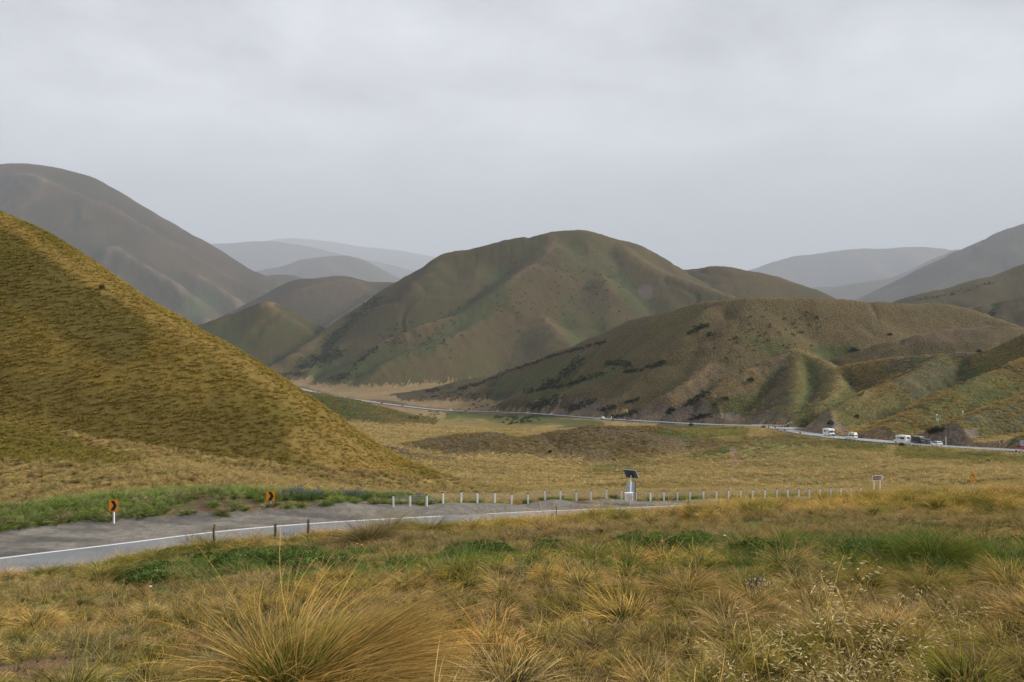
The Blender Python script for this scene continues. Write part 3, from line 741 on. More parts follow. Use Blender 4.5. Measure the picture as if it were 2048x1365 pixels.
# ------------------------------------------------------------------ terrain objects, one per landform, cut from the sheet
LABELS = {
 'ground': ('valley_floor', 'golden tussock valley floor that the road crosses'),
 'A': ('hill', 'steep golden tussock hillside filling the left of the view'),
 'M1': ('mound', 'low grey-brown mound, left one of the pair in the valley'),
 'M2': ('mound', 'broad dark mound, right one of the pair in the valley'),
 'M3': ('mound', 'green-sided mound behind the foot of the left hillside'),
 'M4': ('slope', 'grassy embankment below the bend of the far road'),
 'M5': ('mound', 'small bare earth swell beside the far road'),
 'G': ('hill', 'near right hill with dotted tussocks and a bare cut face above the parked motorhomes'),
 'P': ('hill', 'small pointed green hill above the road junction'),
 'Q': ('hill', 'grey-brown spurred ridge left of the pointed hill'),
 'F': ('hill', 'long low hill in front of the central peak, reaching to the right edge'),
 'F2': ('hill', 'smooth brown spur between the long hill and the near right hill'),
 'K': ('hill', 'small green knoll at the left toe of the long hill'),
 'E': ('hill', 'high domed central hill with brown spurs'),
 'E2': ('hill', 'dark rounded hill at the right shoulder of the central hill'),
 'B': ('hill', 'high grey mountain behind the left hillside, fading in rain'),
 'C3': ('hill', 'pyramid-shaped hill in the gap at left centre'),
 'C2': ('hill', 'rounded hill behind the pyramid-shaped hill'),
 'C0': ('hill', 'small dark hump in the saddle below the left mountain'),
 'C1': ('hill', 'pale domed hill in the gap left of the central hill'),
 'D1': ('hill', 'very pale far ridge in the gap, the nearer of two'),
 'D2': ('hill', 'faintest farthest ridge, almost lost in the rain'),
 'H1': ('hill', 'pale blue long mountain on the right horizon'),
 'H1b': ('hill', 'pale pointed top right of the blue mountain'),
 'H1c': ('hill', 'grey-green low ridge below the blue mountain'),
 'H2': ('hill', 'grey mountain flank rising out of the right edge'),
 'H3': ('hill', 'dark brown ridge below the grey right flank'),
 'H4': ('hill', 'small tan-topped hill at the right edge behind the long hill'),
 'bank': ('ground', 'foreground grassy bank dropping to the near road'),
}
fid = GID[:-1, :-1].copy()
HID.append('gravel'); HIDX['gravel'] = len(HID) - 1
LABELS['gravel'] = ('gravel_shoulder', 'wide grey gravel shoulder beyond the near edge line')
fid[(GSURF[:-1, :-1] == 1) & (fid == 0)] = HIDX['gravel']
MT_GRAVEL = terrain_mat('gravel_ground', 14.0, .55, .6, .04)
for h in HID:
    fi, fj = np.nonzero(fid == HIDX[h])
    if len(fi) < 4: continue
    q = np.stack([fi * NC + fj, fi * NC + fj + 1, (fi + 1) * NC + fj + 1, (fi + 1) * NC + fj], 1)
    uq, inv = np.unique(q, return_inverse=True)
    inv = inv.reshape(-1, 4)
    me = bpy.data.meshes.new(LABELS[h][0])
    co = np.stack([GX.ravel()[uq], GY.ravel()[uq], GZ.ravel()[uq]], 1)
    me.vertices.add(len(uq)); me.vertices.foreach_set('co', co.ravel())
    me.loops.add(len(inv) * 4); me.loops.foreach_set('vertex_index', inv.ravel().astype(np.int32))
    me.polygons.add(len(inv)); me.polygons.foreach_set('loop_start', np.arange(0, len(inv) * 4, 4, dtype=np.int32))
    me.update(calc_edges=True)
    me.shade_smooth()
    ca_ = me.color_attributes.new('albedo', 'FLOAT_COLOR', 'POINT')
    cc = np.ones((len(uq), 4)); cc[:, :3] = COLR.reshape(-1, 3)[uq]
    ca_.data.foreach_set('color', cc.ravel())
    md = GY[GID == HIDX[h]].mean() if h != 'gravel' else 50
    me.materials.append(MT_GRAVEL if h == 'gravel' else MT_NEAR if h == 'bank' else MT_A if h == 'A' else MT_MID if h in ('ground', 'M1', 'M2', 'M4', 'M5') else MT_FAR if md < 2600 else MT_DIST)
    ob = bpy.data.objects.new(LABELS[h][0], me); col.objects.link(ob)
    tag(ob, LABELS[h][1], 'terrain', kind='structure')
# the sheet beyond and around the modelled fan
def sheet(name, x0, x1, y0, y1, z, n=2):
    me = bpy.data.meshes.new(name)
    me.from_pydata([(x0, y0, z), (x1, y0, z), (x1, y1, z), (x0, y1, z)], [], [(0, 1, 2, 3)])
    ca_ = me.color_attributes.new('albedo', 'FLOAT_COLOR', 'POINT')
    ca_.data.foreach_set('color', np.tile([.2, .15, .08, 1], 4).astype(float))
    me.materials.append(MT_DIST)
    ob = bpy.data.objects.new(name, me); col.objects.link(ob)
    return tag(ob, 'flat ground running out to the horizon below the hills', 'terrain', kind='structure')
sheet('plain', -60000, 60000, -30000, 70000, -92)
#@@P0
# ------------------------------------------------------------------ tools for things
def hit(px, py, dmin=3.0):
    """the ground point seen at a place of the photograph (first surface beyond dmin)"""
    ys = vs[vs > dmin]
    z = ground_at((px - CX) / F * ys, ys)
    p = CY - z / ys * F
    k = np.nonzero(p <= py)[0]
    i = k[0] if len(k) else len(ys) - 1
    if i > 0 and len(k):
        t = (p[i - 1] - py) / max(p[i - 1] - p[i], 1e-6); y = ys[i - 1] + (ys[i] - ys[i - 1]) * min(max(t, 0), 1)
    else: y = ys[i]
    x = (px - CX) / F * y
    return x, y, gh(x, y)
def hits(px, py, dmin=3.0):
    out = [hit(a, b, dmin) for a, b in zip(px, py)]
    return np.array(out)

def plain(name, c, rough=.6, metal=0.0, var=.12, scale=6.0, spec=.4, bump=0.0):
    m, nt, out = new_mat(name)
    b = N(nt, "ShaderNodeBsdfPrincipled")
    b.inputs['Roughness'].default_value = rough; b.inputs['Metallic'].default_value = metal
    b.inputs['Specular IOR Level'].default_value = spec
    tc = N(nt, "ShaderNodeTexCoord")
    n = noise_node(nt, tc.outputs['Object'], scale, 5, .65)
    mr = map_range(nt, n.outputs[0], .3, .7, 1 - var, 1 + var)
    s_ = N(nt, "ShaderNodeVectorMath", operation='SCALE'); s_.inputs[0].default_value = c
    nt.links.new(mr.outputs[0], s_.inputs['Scale']); nt.links.new(s_.outputs[0], b.inputs['Base Color'])
    if bump:
        bp = N(nt, "ShaderNodeBump"); bp.inputs['Strength'].default_value = bump; bp.inputs['Distance'].default_value = .02
        nt.links.new(n.outputs[0], bp.inputs['Height']); nt.links.new(bp.outputs[0], b.inputs['Normal'])
    nt.links.new(b.outputs[0], out.inputs['Surface'])
    return m
M_WHITE = plain('white_paint', (.80, .80, .79), .45, var=.06)
M_POST = plain('weathered_white_post', (.74, .74, .73), .6, var=.10)
M_CAP = plain('black_reflector', (.03, .03, .035), .5)
M_CABLE = plain('galvanised_cable', (.22, .22, .23), .5, .6)
M_STEEL = plain('galvanised_steel', (.42, .44, .46), .45, .5, var=.1)
M_GREYBACK = plain('grey_sign_back', (.30, .33, .37), .5, .2, var=.08)
M_YEL = plain('amber_sign_sheet', (.80, .33, .02), .5, var=.05)
M_BLK = plain('black_sign_ink', (.012, .012, .013), .5)
M_RED = plain('red_edge', (.45, .05, .02), .5)
M_BROWN = plain('brown_sign_sheet', (.13, .035, .03), .5)
M_LINE = plain('road_line_paint', (.78, .78, .77), .6, var=.12, scale=3)
M_GLASS = plain('dark_glass', (.015, .018, .022), .08, spec=.8, var=.02)
M_TYRE = plain('tyre_rubber', (.02, .02, .02), .9)
M_RIM = plain('alloy_rim', (.5, .5, .52), .35, .8)
M_TRIM = plain('black_plastic', (.03, .03, .032), .6)
M_LAMP = plain('lamp_lens', (.75, .75, .72), .15, spec=.8)
M_TAIL = plain('tail_lens', (.35, .02, .02), .25, spec=.7)
M_CREAM = plain('cream_paint', (.74, .72, .64), .35, var=.04)
M_BODYW = plain('vehicle_white', (.82, .82, .82), .3, var=.03)
M_BODYR = plain('vehicle_red', (.33, .012, .02), .25, spec=.6, var=.04)
M_BODYK = plain('vehicle_black', (.012, .013, .016), .3, spec=.6)
M_BODYG = plain('vehicle_grey', (.11, .115, .125), .35, .3)
M_BODYB = plain('vehicle_blue', (.06, .09, .16), .3, .2)
M_BODYS = plain('vehicle_silver', (.48, .49, .5), .3, .5)
M_PANEL = plain('solar_panel_underside', (.09, .09, .095), .5, var=.3, scale=9)
M_WOODY = plain('dry_twig', (.12, .085, .06), .9, var=.3)
M_RUST = plain('orange_stake', (.42, .17, .03), .7)

def asphalt(name, c, scale=40):
    m, nt, out = new_mat(name)
    b = N(nt, "ShaderNodeBsdfPrincipled"); b.inputs['Roughness'].default_value = .62; b.inputs['Specular IOR Level'].default_value = .45
    geo = N(nt, "ShaderNodeNewGeometry")
    n1 = noise_node(nt, geo.outputs['Position'], scale, 3, .7); n2 = noise_node(nt, geo.outputs['Position'], .35, 5, .6)
    a = map_range(nt, n1.outputs[0], .3, .7, .75, 1.25); d = map_range(nt, n2.outputs[0], .35, .65, .82, 1.18)
    mu = N(nt, "ShaderNodeMath", operation='MULTIPLY'); nt.links.new(a.outputs[0], mu.inputs[0]); nt.links.new(d.outputs[0], mu.inputs[1])
    s_ = N(nt, "ShaderNodeVectorMath", operation='SCALE'); s_.inputs[0].default_value = c
    nt.links.new(mu.outputs[0], s_.inputs['Scale']); nt.links.new(s_.outputs[0], b.inputs['Base Color'])
    bp = N(nt, "ShaderNodeBump"); bp.inputs['Strength'].default_value = .4; bp.inputs['Distance'].default_value = .01
    nt.links.new(n1.outputs[0], bp.inputs['Height']); nt.links.new(bp.outputs[0], b.inputs['Normal'])
    nt.links.new(b.outputs[0], out.inputs['Surface'])
    return m
M_ASPH = asphalt('asphalt', (.145, .149, .156))
M_ASPH2 = asphalt('wet_asphalt', (.25, .26, .285), 6)

class MB:
    """collects simple solids and links them as one mesh object"""
    def __init__(s): s.v = []; s.f = []
    def add(s, v, f):
        o = len(s.v); s.v += [tuple(p) for p in v]; s.f += [tuple(i + o for i in q) for q in f]; return s
    def box(s, c, d, M=None):
        v = [Vector((c[0] + x * d[0] / 2, c[1] + y * d[1] / 2, c[2] + z * d[2] / 2)) for x in (-1, 1) for y in (-1, 1) for z in (-1, 1)]
        if M is not None: v = [M @ p for p in v]
        return s.add(v, [(0, 1, 3, 2), (4, 6, 7, 5), (0, 4, 5, 1), (2, 3, 7, 6), (0, 2, 6, 4), (1, 5, 7, 3)])
    def tube(s, p0, p1, r0, r1=None, n=8):
        r1 = r0 if r1 is None else r1
        p0, p1 = Vector(p0), Vector(p1); d = (p1 - p0).normalized()
        a = d.orthogonal().normalized(); b = d.cross(a)
        v = []
        for p, r in ((p0, r0), (p1, r1)):
            for i in range(n):
                t = 2 * math.pi * i / n; v.append(p + (a * math.cos(t) + b * math.sin(t)) * r)
        f = [(i, (i + 1) % n, n + (i + 1) % n, n + i) for i in range(n)] + [tuple(range(n))[::-1], tuple(range(n, 2 * n))]
        return s.add(v, f)
    def path(s, pts, r, n=5):
        for a, b in zip(pts[:-1], pts[1:]): s.tube(a, b, r, r, n)
        return s
    def prism(s, prof, w, c=0.0):
        """side profile [(x,z)] extruded across y, centred on c"""
        n = len(prof)
        v = [(x, c - w / 2, z) for x, z in prof] + [(x, c + w / 2, z) for x, z in prof]
        return s.add(v, [tuple(range(n)), tuple(range(2 * n - 1, n - 1, -1))] + [(i, n + i, n + (i + 1) % n, (i + 1) % n)[::-1] for i in range(n)])
    def build(s, name, mat, parent=None, bevel=0.0, smooth=False, seg=2):
        me = bpy.data.meshes.new(name); me.from_pydata(s.v, [], s.f)
        bm = bmesh.new(); bm.from_mesh(me)
        bmesh.ops.recalc_face_normals(bm, faces=bm.faces)
        if bevel:
            bmesh.ops.bevel(bm, geom=list(bm.edges), offset=bevel, segments=seg, profile=.6, affect='EDGES', clamp_overlap=True)
        bm.to_mesh(me); bm.free()
        me.materials.append(mat)
        if smooth: me.shade_smooth()
        ob = bpy.data.objects.new(name, me); col.objects.link(ob)
        if parent is not None: ob.parent = parent
        return ob
def empty(name, loc, rz=0.0, scale=1.0):
    o = bpy.data.objects.new(name, None); col.objects.link(o)
    o.location = loc; o.rotation_euler = (0, 0, rz); o.scale = (scale,) * 3
    o.empty_display_size = .2
    return o
def copy_tree(o, parent=None, top=True):
    c = o.copy(); col.objects.link(c)
    c.parent = parent
    for ch in list(o.children): copy_tree(ch, c, False)
    return c

# ------------------------------------------------------------------ roads, lines
def ribbon(name, poly, o0, o1, dz, mat, label, s0=None, s1=None, step=1):
    a = offset_poly(poly, o0); b = offset_poly(poly, o1)
    seg = np.r_[0, np.cumsum(np.hypot(*np.diff(poly[:, :2], axis=0).T))]
    m = np.ones(len(poly), bool)
    if s0 is not None: m &= (poly[:, 0] / poly[:, 1] * F + CX >= s0) & (poly[:, 0] / poly[:, 1] * F + CX <= s1)
    a, b = a[m], b[m]
    n = len(a)
    v = np.vstack([a, b]); v[:, 2] += dz
    f = [(i, i + 1, n + i + 1, n + i) for i in range(n - 1)]
    me = bpy.data.meshes.new(name); me.from_pydata(v.tolist(), [], f); me.materials.append(mat)
    bm = bmesh.new(); bm.from_mesh(me)
    bmesh.ops.recalc_face_normals(bm, faces=bm.faces)
    if sum(fc.normal.z for fc in bm.faces) < 0: bmesh.ops.reverse_faces(bm, faces=bm.faces)
    bm.to_mesh(me); bm.free()
    ob = bpy.data.objects.new(name, me); col.objects.link(ob)
    return tag(ob, label, name.replace('_', ' '), kind='structure')
ribbon('road', EDGE1, -7.1, .28, .010, M_ASPH, 'near lane of grey asphalt curving down past the bank')
ribbon('road_line', EDGE1, -.07, .07, .016, M_LINE, 'solid white edge line on the near road', -2000, 886)
ribbon('road_line', EDGE1, -.07, .07, .016, M_LINE, 'short white dash on the near road right of the tussock', 904, 941)
ribbon('road_line', EDGE1, -.05, .05, .016, M_LINE, 'thin white edge line below the cable barrier', 958, 2300)
ribbon('road', ROAD2, -7.8, .1, .03, M_ASPH2, 'far road winding away down the valley')
ribbon('road', R2S, -4.2, 4.2, .06, M_ASPH2, 'paved pull-off beside the bend of the far road')
ribbon('road_line', ROAD2, -.45, -.2, .07, M_LINE, 'white near edge line of the far road')
ribbon('road_line', ROAD2, -7.5, -7.25, .07, M_LINE, 'white far edge line of the far road')

# ------------------------------------------------------------------ barriers
def barrier(poly, spots, h, label, cat='barrier', caps=True, cables=4, r=.045, name='cable_barrier', cr_=.012, band=None, zs=None):
    """spots: list of (x, y) post feet"""
    pts = [(x, y, gh(x, y)) for x, y in spots] if zs is None else [(x, y, z_) for (x, y), z_ in zip(spots, zs)]
    root = empty(name, pts[0])
    O = Vector(pts[0])
    tag(root, label, cat)
    me0 = None
    for i, p in enumerate(pts):
        q = Vector(p) - O
        if me0 is None:
            post = MB().box((0, 0, h / 2 - .1), (r * 2.8, r * 1.8, h + .2)).box((0, -.047, h * .62), (r * 1.6, .01, h * .10)).build('post', M_POST, root, bevel=.008)
            me0 = post.data
            if caps:
                c0 = MB().box((0, 0, h + .035), (r * 3.1, r * 2.1, .07)).build('cap', M_CAP, post, bevel=.006)
                mec = c0.data
        else:
            post = bpy.data.objects.new('post', me0); col.objects.link(post); post.parent = root
            if caps:
                c0 = bpy.data.objects.new('cap', mec); col.objects.link(c0); c0.parent = post
        post.location = q
        post.rotation_euler = (random.uniform(-.02, .02), random.uniform(-.03, .03), random.uniform(-.2, .2))
    for k in range(cables):
        z = h * (.97 - k * .15)
        mb = MB().path([Vector(p) - O + Vector((0, 0, z)) for p in pts], cr_, 4)
        mb.build('cable', M_CABLE if band is None else band, root)
    return root
BL = road_pts([(757,1031,58.6),(790,1028,60),(940,1022.5,63.2),(1090,1018,66.8),(1250,1013.5,70.6),(1400,1007.5,74.6),(1535,1003,79),(1700,998,86),(1850,993,94)])
posts_px = [787,820,853,886,922,955,990,1023,1056,1090,1121,1153,1182,1213,1243,1271,1301,1328,1355,1380,1407,1433,1457,1482,1505,1530,1554,1576,1598,1619,1640,1662,1682,1702,1722]
blpx = BL[:, 0] / BL[:, 1] * F + CX
spots = []
for p in posts_px:
    y = float(np.interp(p, blpx, BL[:, 1])); spots.append(((p - CX) / F * y, y))
barrier(BL, spots, .76, 'long cable barrier of white black-capped posts beside the near road', cables=4)
def along(poly, o, px0, px1, step):
    q = offset_poly(poly, o)
    s = np.r_[0, np.cumsum(np.hypot(*np.diff(q[:, :2], axis=0).T))]
    px = q[:, 0] / q[:, 1] * F + CX
    m = (px <= max(px0, px1)) & (px >= min(px0, px1))
    t = np.arange(s[m].min(), s[m].max(), step)
    return list(zip(np.interp(t, s, q[:, 0]), np.interp(t, s, q[:, 1])))
barrier(None, along(ROAD2, .55, 2170, 1548, 2.1)[:99], .8, 'white post barrier along the far road below the parked motorhomes', caps=False, cables=2, r=.07, name='post_barrier', cr_=.05, band=M_WHITE)
barrier(None, along(ROAD2, .55, 1536, 1262, 3.0)[:99], .95, 'white barrier along the far road left of the bend', caps=False, cables=2, r=.09, name='post_barrier', cr_=.10, band=M_WHITE)
BC = road_pts([(1500,852.5,500),(1545,853.5,465),(1590,855.5,447)])
_bs = along(BC, 0, 1502, 1589, 2.4)
barrier(None, _bs, .95, 'short white barrier behind the paved pull-off', caps=False, cables=2, r=.09, name='post_barrier', cr_=.07, band=M_WHITE, zs=[max(gh(a, b), float(np.interp(a, BC[:, 0], BC[:, 2]))) for a, b in _bs])

# ------------------------------------------------------------------ signs
def text_mesh(s, size, mat, parent, loc, rot=(math.pi / 2, 0, 0), name='lettering', ext=.004):
    cu = bpy.data.curves.new(name, 'FONT'); cu.body = s; cu.size = size; cu.align_x = 'CENTER'; cu.align_y = 'CENTER'; cu.extrude = ext
    o = bpy.data.objects.new(name, cu); col.objects.link(o)
    dg = bpy.context.evaluated_depsgraph_get()
    me = bpy.data.meshes.new_from_object(o.evaluated_get(dg)); bpy.data.objects.remove(o)
    me.materials.clear(); me.materials.append(mat)
    ob = bpy.data.objects.new(name, me); col.objects.link(ob); ob.parent = parent; ob.location = loc; ob.rotation_euler = rot
    return ob
def poly_plate(pts, y, th, name, mat, parent):
    """flat plate in the xz plane at depth y"""
    n = len(pts)
    v = [(a, y - th / 2, b) for a, b in pts] + [(a, y + th / 2, b) for a, b in pts]
    mb = MB().add(v, [tuple(range(n)), tuple(range(2 * n - 1, n - 1, -1))] + [(i, (i + 1) % n, n + (i + 1) % n, n + i) for i in range(n)])
    return mb.build(name, mat, parent)
def chevron_sign(loc, rz, w, h, leg, label, flip=1, group=None, legw=.09):
    r = empty('chevron_sign', loc, rz); tag(r, label, 'road sign', group)
    MB().box((0, .035, leg / 2 + h * .3 - .1), (legw, legw * .7, leg + h * .6 + .2)).build('post', M_POST, r, bevel=.01)
    bd = MB().box((0, -.01, leg + h / 2), (w, .02, h)).build('border', M_RED, r, bevel=.004)
    fc = MB().box((0, -.023, leg + h / 2), (w * .93, .006, h * .94)).build('sign_face', M_YEL, r)
    c = leg + h / 2; a = w * .42; b = h * .40; t = w * .36
    f = flip
    pts = [(-a * .62 * f, c + b), (-a * .62 * f + t * f, c + b), (a * .92 * f, c), (-a * .62 * f + t * f, c - b), (-a * .75 * f, c - b), (a * .92 * f - t * f, c)]
    # concave outline: two parallelograms
    up = [pts[0], pts[1], pts[2], pts[5]]; dn = [pts[5], pts[2], pts[3], pts[4]]
    v = []; fs = []
    for q in (up, dn):
        o = len(v); v += [(x, -.031, z) for x, z in q] + [(x, -.0265, z) for x, z in q]
        fs += [(o, o + 1, o + 2, o + 3), (o + 7, o + 6, o + 5, o + 4)] + [(o + i, o + (i + 1) % 4, o + 4 + (i + 1) % 4, o + 4 + i) for i in range(4)]
    MB().add(v, fs).build('chevron', M_BLK, fc)
    return r
x, y, z = hit(227, 1041, 47.5)
y = 50.5; x = (227 - CX) / F * y; chevron_sign((x, y, at(227, 1041, y)[2]), math.radians(-6), .60, .74, .50, 'amber chevron sign at the left, beside the bare gravel shoulder')
y = 57.0; x = (541 - CX) / F * y; chevron_sign((x, y, at(541, 1016.5, y)[2]), math.radians(-4), .62, .74, .42, 'amber chevron sign nearer the blue lupins')
for k, (px, py, dd) in enumerate(((1537, 857.5, 433), (1550, 861, 417), (1569, 865.5, 398), (1600.5, 869.5, 374))):
    lb = ('leftmost', 'second from the left', 'third from the left', 'rightmost')[k]
    X_ = (px - CX) / F * dd
    chevron_sign((X_, dd, max(gh(X_, dd), at(px, py + 1, dd)[2])), 0, .85, .85, .5, 'tiny chevron sign on the far bend, %s of four' % lb, -1 if k == 3 else 1, 'chevron signs round the far bend')

def solar_sign():
    d = 68.0; X_ = (1259.5 - CX) / F * d
    zb = gh(X_, d)
    r = empty('solar_speed_sign', (X_, d, zb)); tag(r, 'white pole with a tilted solar panel, grey board and small cabinet', 'solar sign')
    zt = at(1263, 951, d)[2] - zb
    MB().tube((0, 0, -.2), (.10, 0, zt), .055, .05, 12).build('pole', M_POST, r, smooth=True)
    pm = Matrix.Translation((.10, -.02, zt + .12)) @ Matrix.Rotation(math.radians(-26), 4, 'Z') @ Matrix.Rotation(math.radians(-44), 4, 'X') 
    # panel slab: looks up and away from the camera, so its underside shows
    pn = MB().box((0, 0, 0), (1.00, 1.02, .03), pm).build('solar_panel', M_PANEL, r, bevel=.004)
    fr = MB()
    for sx in (-1, 1): fr.box((sx * .51, 0, 0), (.035, 1.06, .05), pm)
    for sy in (-1, 1): fr.box((0, sy * .53, 0), (1.04, .035, .05), pm)
    fr.build('frame', M_STEEL, pn)
    MB().box((0, 0, -.05), (.06, .8, .05), pm).box((-.2, 0, -.04), (.04, .9, .03), pm).box((.2, 0, -.04), (.04, .9, .03), pm).build('bracket', M_TRIM, pn)
    MB().box((0, 0, -.032), (.10, .25, .02), pm @ Matrix.Translation((.12, .2, 0))).build('junction_box', M_TRIM, pn)
    zc = lambda py: at(0, py, d)[2] - zb
    bm_ = Matrix.Translation((.12, .28, (zc(966) + zc(1003)) / 2)) @ Matrix.Rotation(math.radians(14), 4, 'Z')
    bd = MB().box((0, 0, 0), (.74, .05, zc(966) - zc(1003)), bm_).build('sign_board', M_GREYBACK, r, bevel=.006)
    for q in (.42, -.1): MB().box((0, -.05, q), (.74, .04, .05), bm_).build('rail', M_STEEL, bd)
    MB().box((.39, .0, 0), (.035, .10, zc(966) - zc(1003)), bm_).build('edge_strip', M_TRIM, bd)
    cm = Matrix.Translation((-.10, -.20, (zc(985) + zc(1001)) / 2)) @ Matrix.Rotation(math.radians(8), 4, 'Z')
    cb = MB().box((0, 0, 0), (.60, .30, .60), cm).build('cabinet', M_POST, r, bevel=.02)
    MB().box((0, -.155, -.02), (.44, .012, .46), cm).build('door', plain('faded_sticker', (.55, .42, .33), .6, var=.35, scale=5), cb)
    MB().box((0, 0, .315), (.66, .36, .03), cm).build('lid', M_WHITE, cb, bevel=.008)
    MB().box((.25, -.17, 0), (.03, .02, .08), cm).build('latch', M_TRIM, cb)
solar_sign()

def lookout_sign():
    d = 100.0; X_ = (1756 - CX) / F * d; zb = gh(X_, d)
    s = d / F
    r = empty('lookout_sign', (X_, d, min(zb, at(1756, 990, d)[2])), math.radians(14)); tag(r, 'brown arrow-ended lookout sign on two white posts', 'road sign')
    top = at(0, 951.5, d)[2] - r.location.z; h = 9.6 * s; w = 27 * s
    for sx in (-.32, .20): MB().box((sx * w, .05, top / 2 - .1), (.10, .06, top + .1)).build('post', M_POST, r, bevel=.008)
    zc = top - h / 2
    pts = [(-w / 2, zc - h / 2), (w / 2 - h * .45, zc - h / 2), (w / 2, zc), (w / 2 - h * .45, zc + h / 2), (-w / 2, zc + h / 2)]
    poly_plate(pts, 0, .02, 'border', M_WHITE, r)
    e = .06
    pts = [(-w / 2 + e, zc - h / 2 + e), (w / 2 - h * .55, zc - h / 2 + e), (w / 2 - h * .12, zc), (w / 2 - h * .55, zc + h / 2 - e), (-w / 2 + e, zc + h / 2 - e)]
    f = poly_plate(pts, -.014, .006, 'sign_face', M_BROWN, r)
    text_mesh('Summit Lookout', h * .30, M_WHITE, f, (-.12, -.022, zc))
    q = h * .28
    v = [(w / 2 - h * .78, zc + q), (w / 2 - h * .58, zc + q), (w / 2 - h * .28, zc), (w / 2 - h * .58, zc - q), (w / 2 - h * .78, zc - q), (w / 2 - h * .48, zc)]
    MB().add([(a, -.023, b) for a, b in v] + [(a, -.019, b) for a, b in v], [(0, 1, 2, 5), (5, 2, 3, 4), (6, 7, 8, 11)[::-1], (11, 8, 9, 10)[::-1]]).build('arrow', M_WHITE, f)
lookout_sign()

def bend_sign(px, pyb, ptop, d, size, label, plate=True, amber=M_YEL):
    X_ = (px - CX) / F * d
    zb = gh(X_, d)
    r = empty('bend_warning_sign', (X_, d, zb), math.radians(-5)); tag(r, label, 'road sign')
    zt = at(px, ptop, d)[2] - zb; c = zt - size * .5
    MB().box((0, .04, (zt - .1) / 2 - .1), (.07, .05, zt)).build('post', M_POST, r)
    hs = size / 2
    f0 = poly_plate([(0, c - hs), (hs, c), (0, c + hs), (-hs, c)], 0, .02, 'border', M_BLK, r)
    k = hs * .95
    f = poly_plate([(0, c - k), (k, c), (0, c + k), (-k, c)], -.014, .006, 'sign_face', amber, r)
    # arrow: stem rising on the right and bending to the left
    a = hs * .13
    mb = MB()
    pts = [(hs * .28, c - hs * .42)] + [(hs * .28 - hs * .32 * (1 - math.cos(t)), c - hs * .15 + hs * .32 * math.sin(t)) for t in np.linspace(0, math.pi / 2, 6)] + [(-hs * .22, c + hs * .17)]
    for (x0, z0), (x1, z1) in zip(pts[:-1], pts[1:]):
        L = math.hypot(x1 - x0, z1 - z0) + a * .5
        m = Matrix.Translation(((x0 + x1) / 2, -.021, (z0 + z1) / 2)) @ Matrix.Rotation(-math.atan2(z1 - z0, x1 - x0), 4, 'Y')
        mb.box((0, 0, 0), (L, .004, a * 1.3), m)
    v = [(-hs * .18, c + hs * .42), (-hs * .18, c - hs * .08), (-hs * .52, c + hs * .17)]
    mb.add([(p, -.0245, q) for p, q in v] + [(p, -.018, q) for p, q in v], [(0, 1, 2), (5, 4, 3), (0, 3, 4, 1), (1, 4, 5, 2), (2, 5, 3, 0)])
    mb.build('arrow', M_BLK, f)
    if plate:
        pz = c - hs - size * .26; pw = size * .72; ph = size * .42
        MB().box((0, 0, pz), (pw, .02, ph)).build('plate_border', M_BLK, r)
        pf = MB().box((0, -.014, pz), (pw * .93, .006, ph * .88)).build('speed_plate', amber, r)
        text_mesh('55', ph * .95, M_BLK, pf, (0, -.022, pz))
bend_sign(1946, 985, 945, 92, .80, 'amber diamond bend sign with a 55 plate above the bank')
bend_sign(1555, 853, 842.5, 470, 1.5, 'tiny amber diamond sign beside the far pull-off')

def simple_post(px, py, ptop, d, w, name, label, mat=M_POST, head=None, cat='post', group=None):
    X_ = (px - CX) / F * d; zb = gh(X_, d)
    r = empty(name, (X_, d, zb)); tag(r, label, cat, group)
    h = at(px, ptop, d)[2] - zb
    MB().box((0, 0, h / 2 - .1), (w, w, h + .2)).build('shaft', mat, r)
    if head is not None: MB().box((0, -.01, h + w * .5), (w * 1.15, w * 1.1, w * 1.2)).build('cap', head, r)
    return r
simple_post(1892, 894, 875, 296, .16, 'marker_post', 'tall white post rising from the far barrier', cat='post')
simple_post(1520.5, 855, 848, 495, .42, 'marker_post', 'small white red-topped post at the left of the far bend', head=M_RED)
simple_post(1583.5, 854, 848, 450, .42, 'marker_post', 'small white red-topped post by the pull-off', head=M_RED)
simple_post(1223, 841, 833.5, 622, .55, 'marker_post', 'tiny white post left of the far white barrier')
simple_post(1342.5, 1012, 992, 70.5, .035, 'stake', 'thin orange-brown stake behind the barrier, left of a pair', M_RUST, cat='stake')
simple_post(1346.5, 1012, 992, 70.7, .03, 'stake', 'thin orange-brown stake behind the barrier, right of a pair', M_RUST, cat='stake')

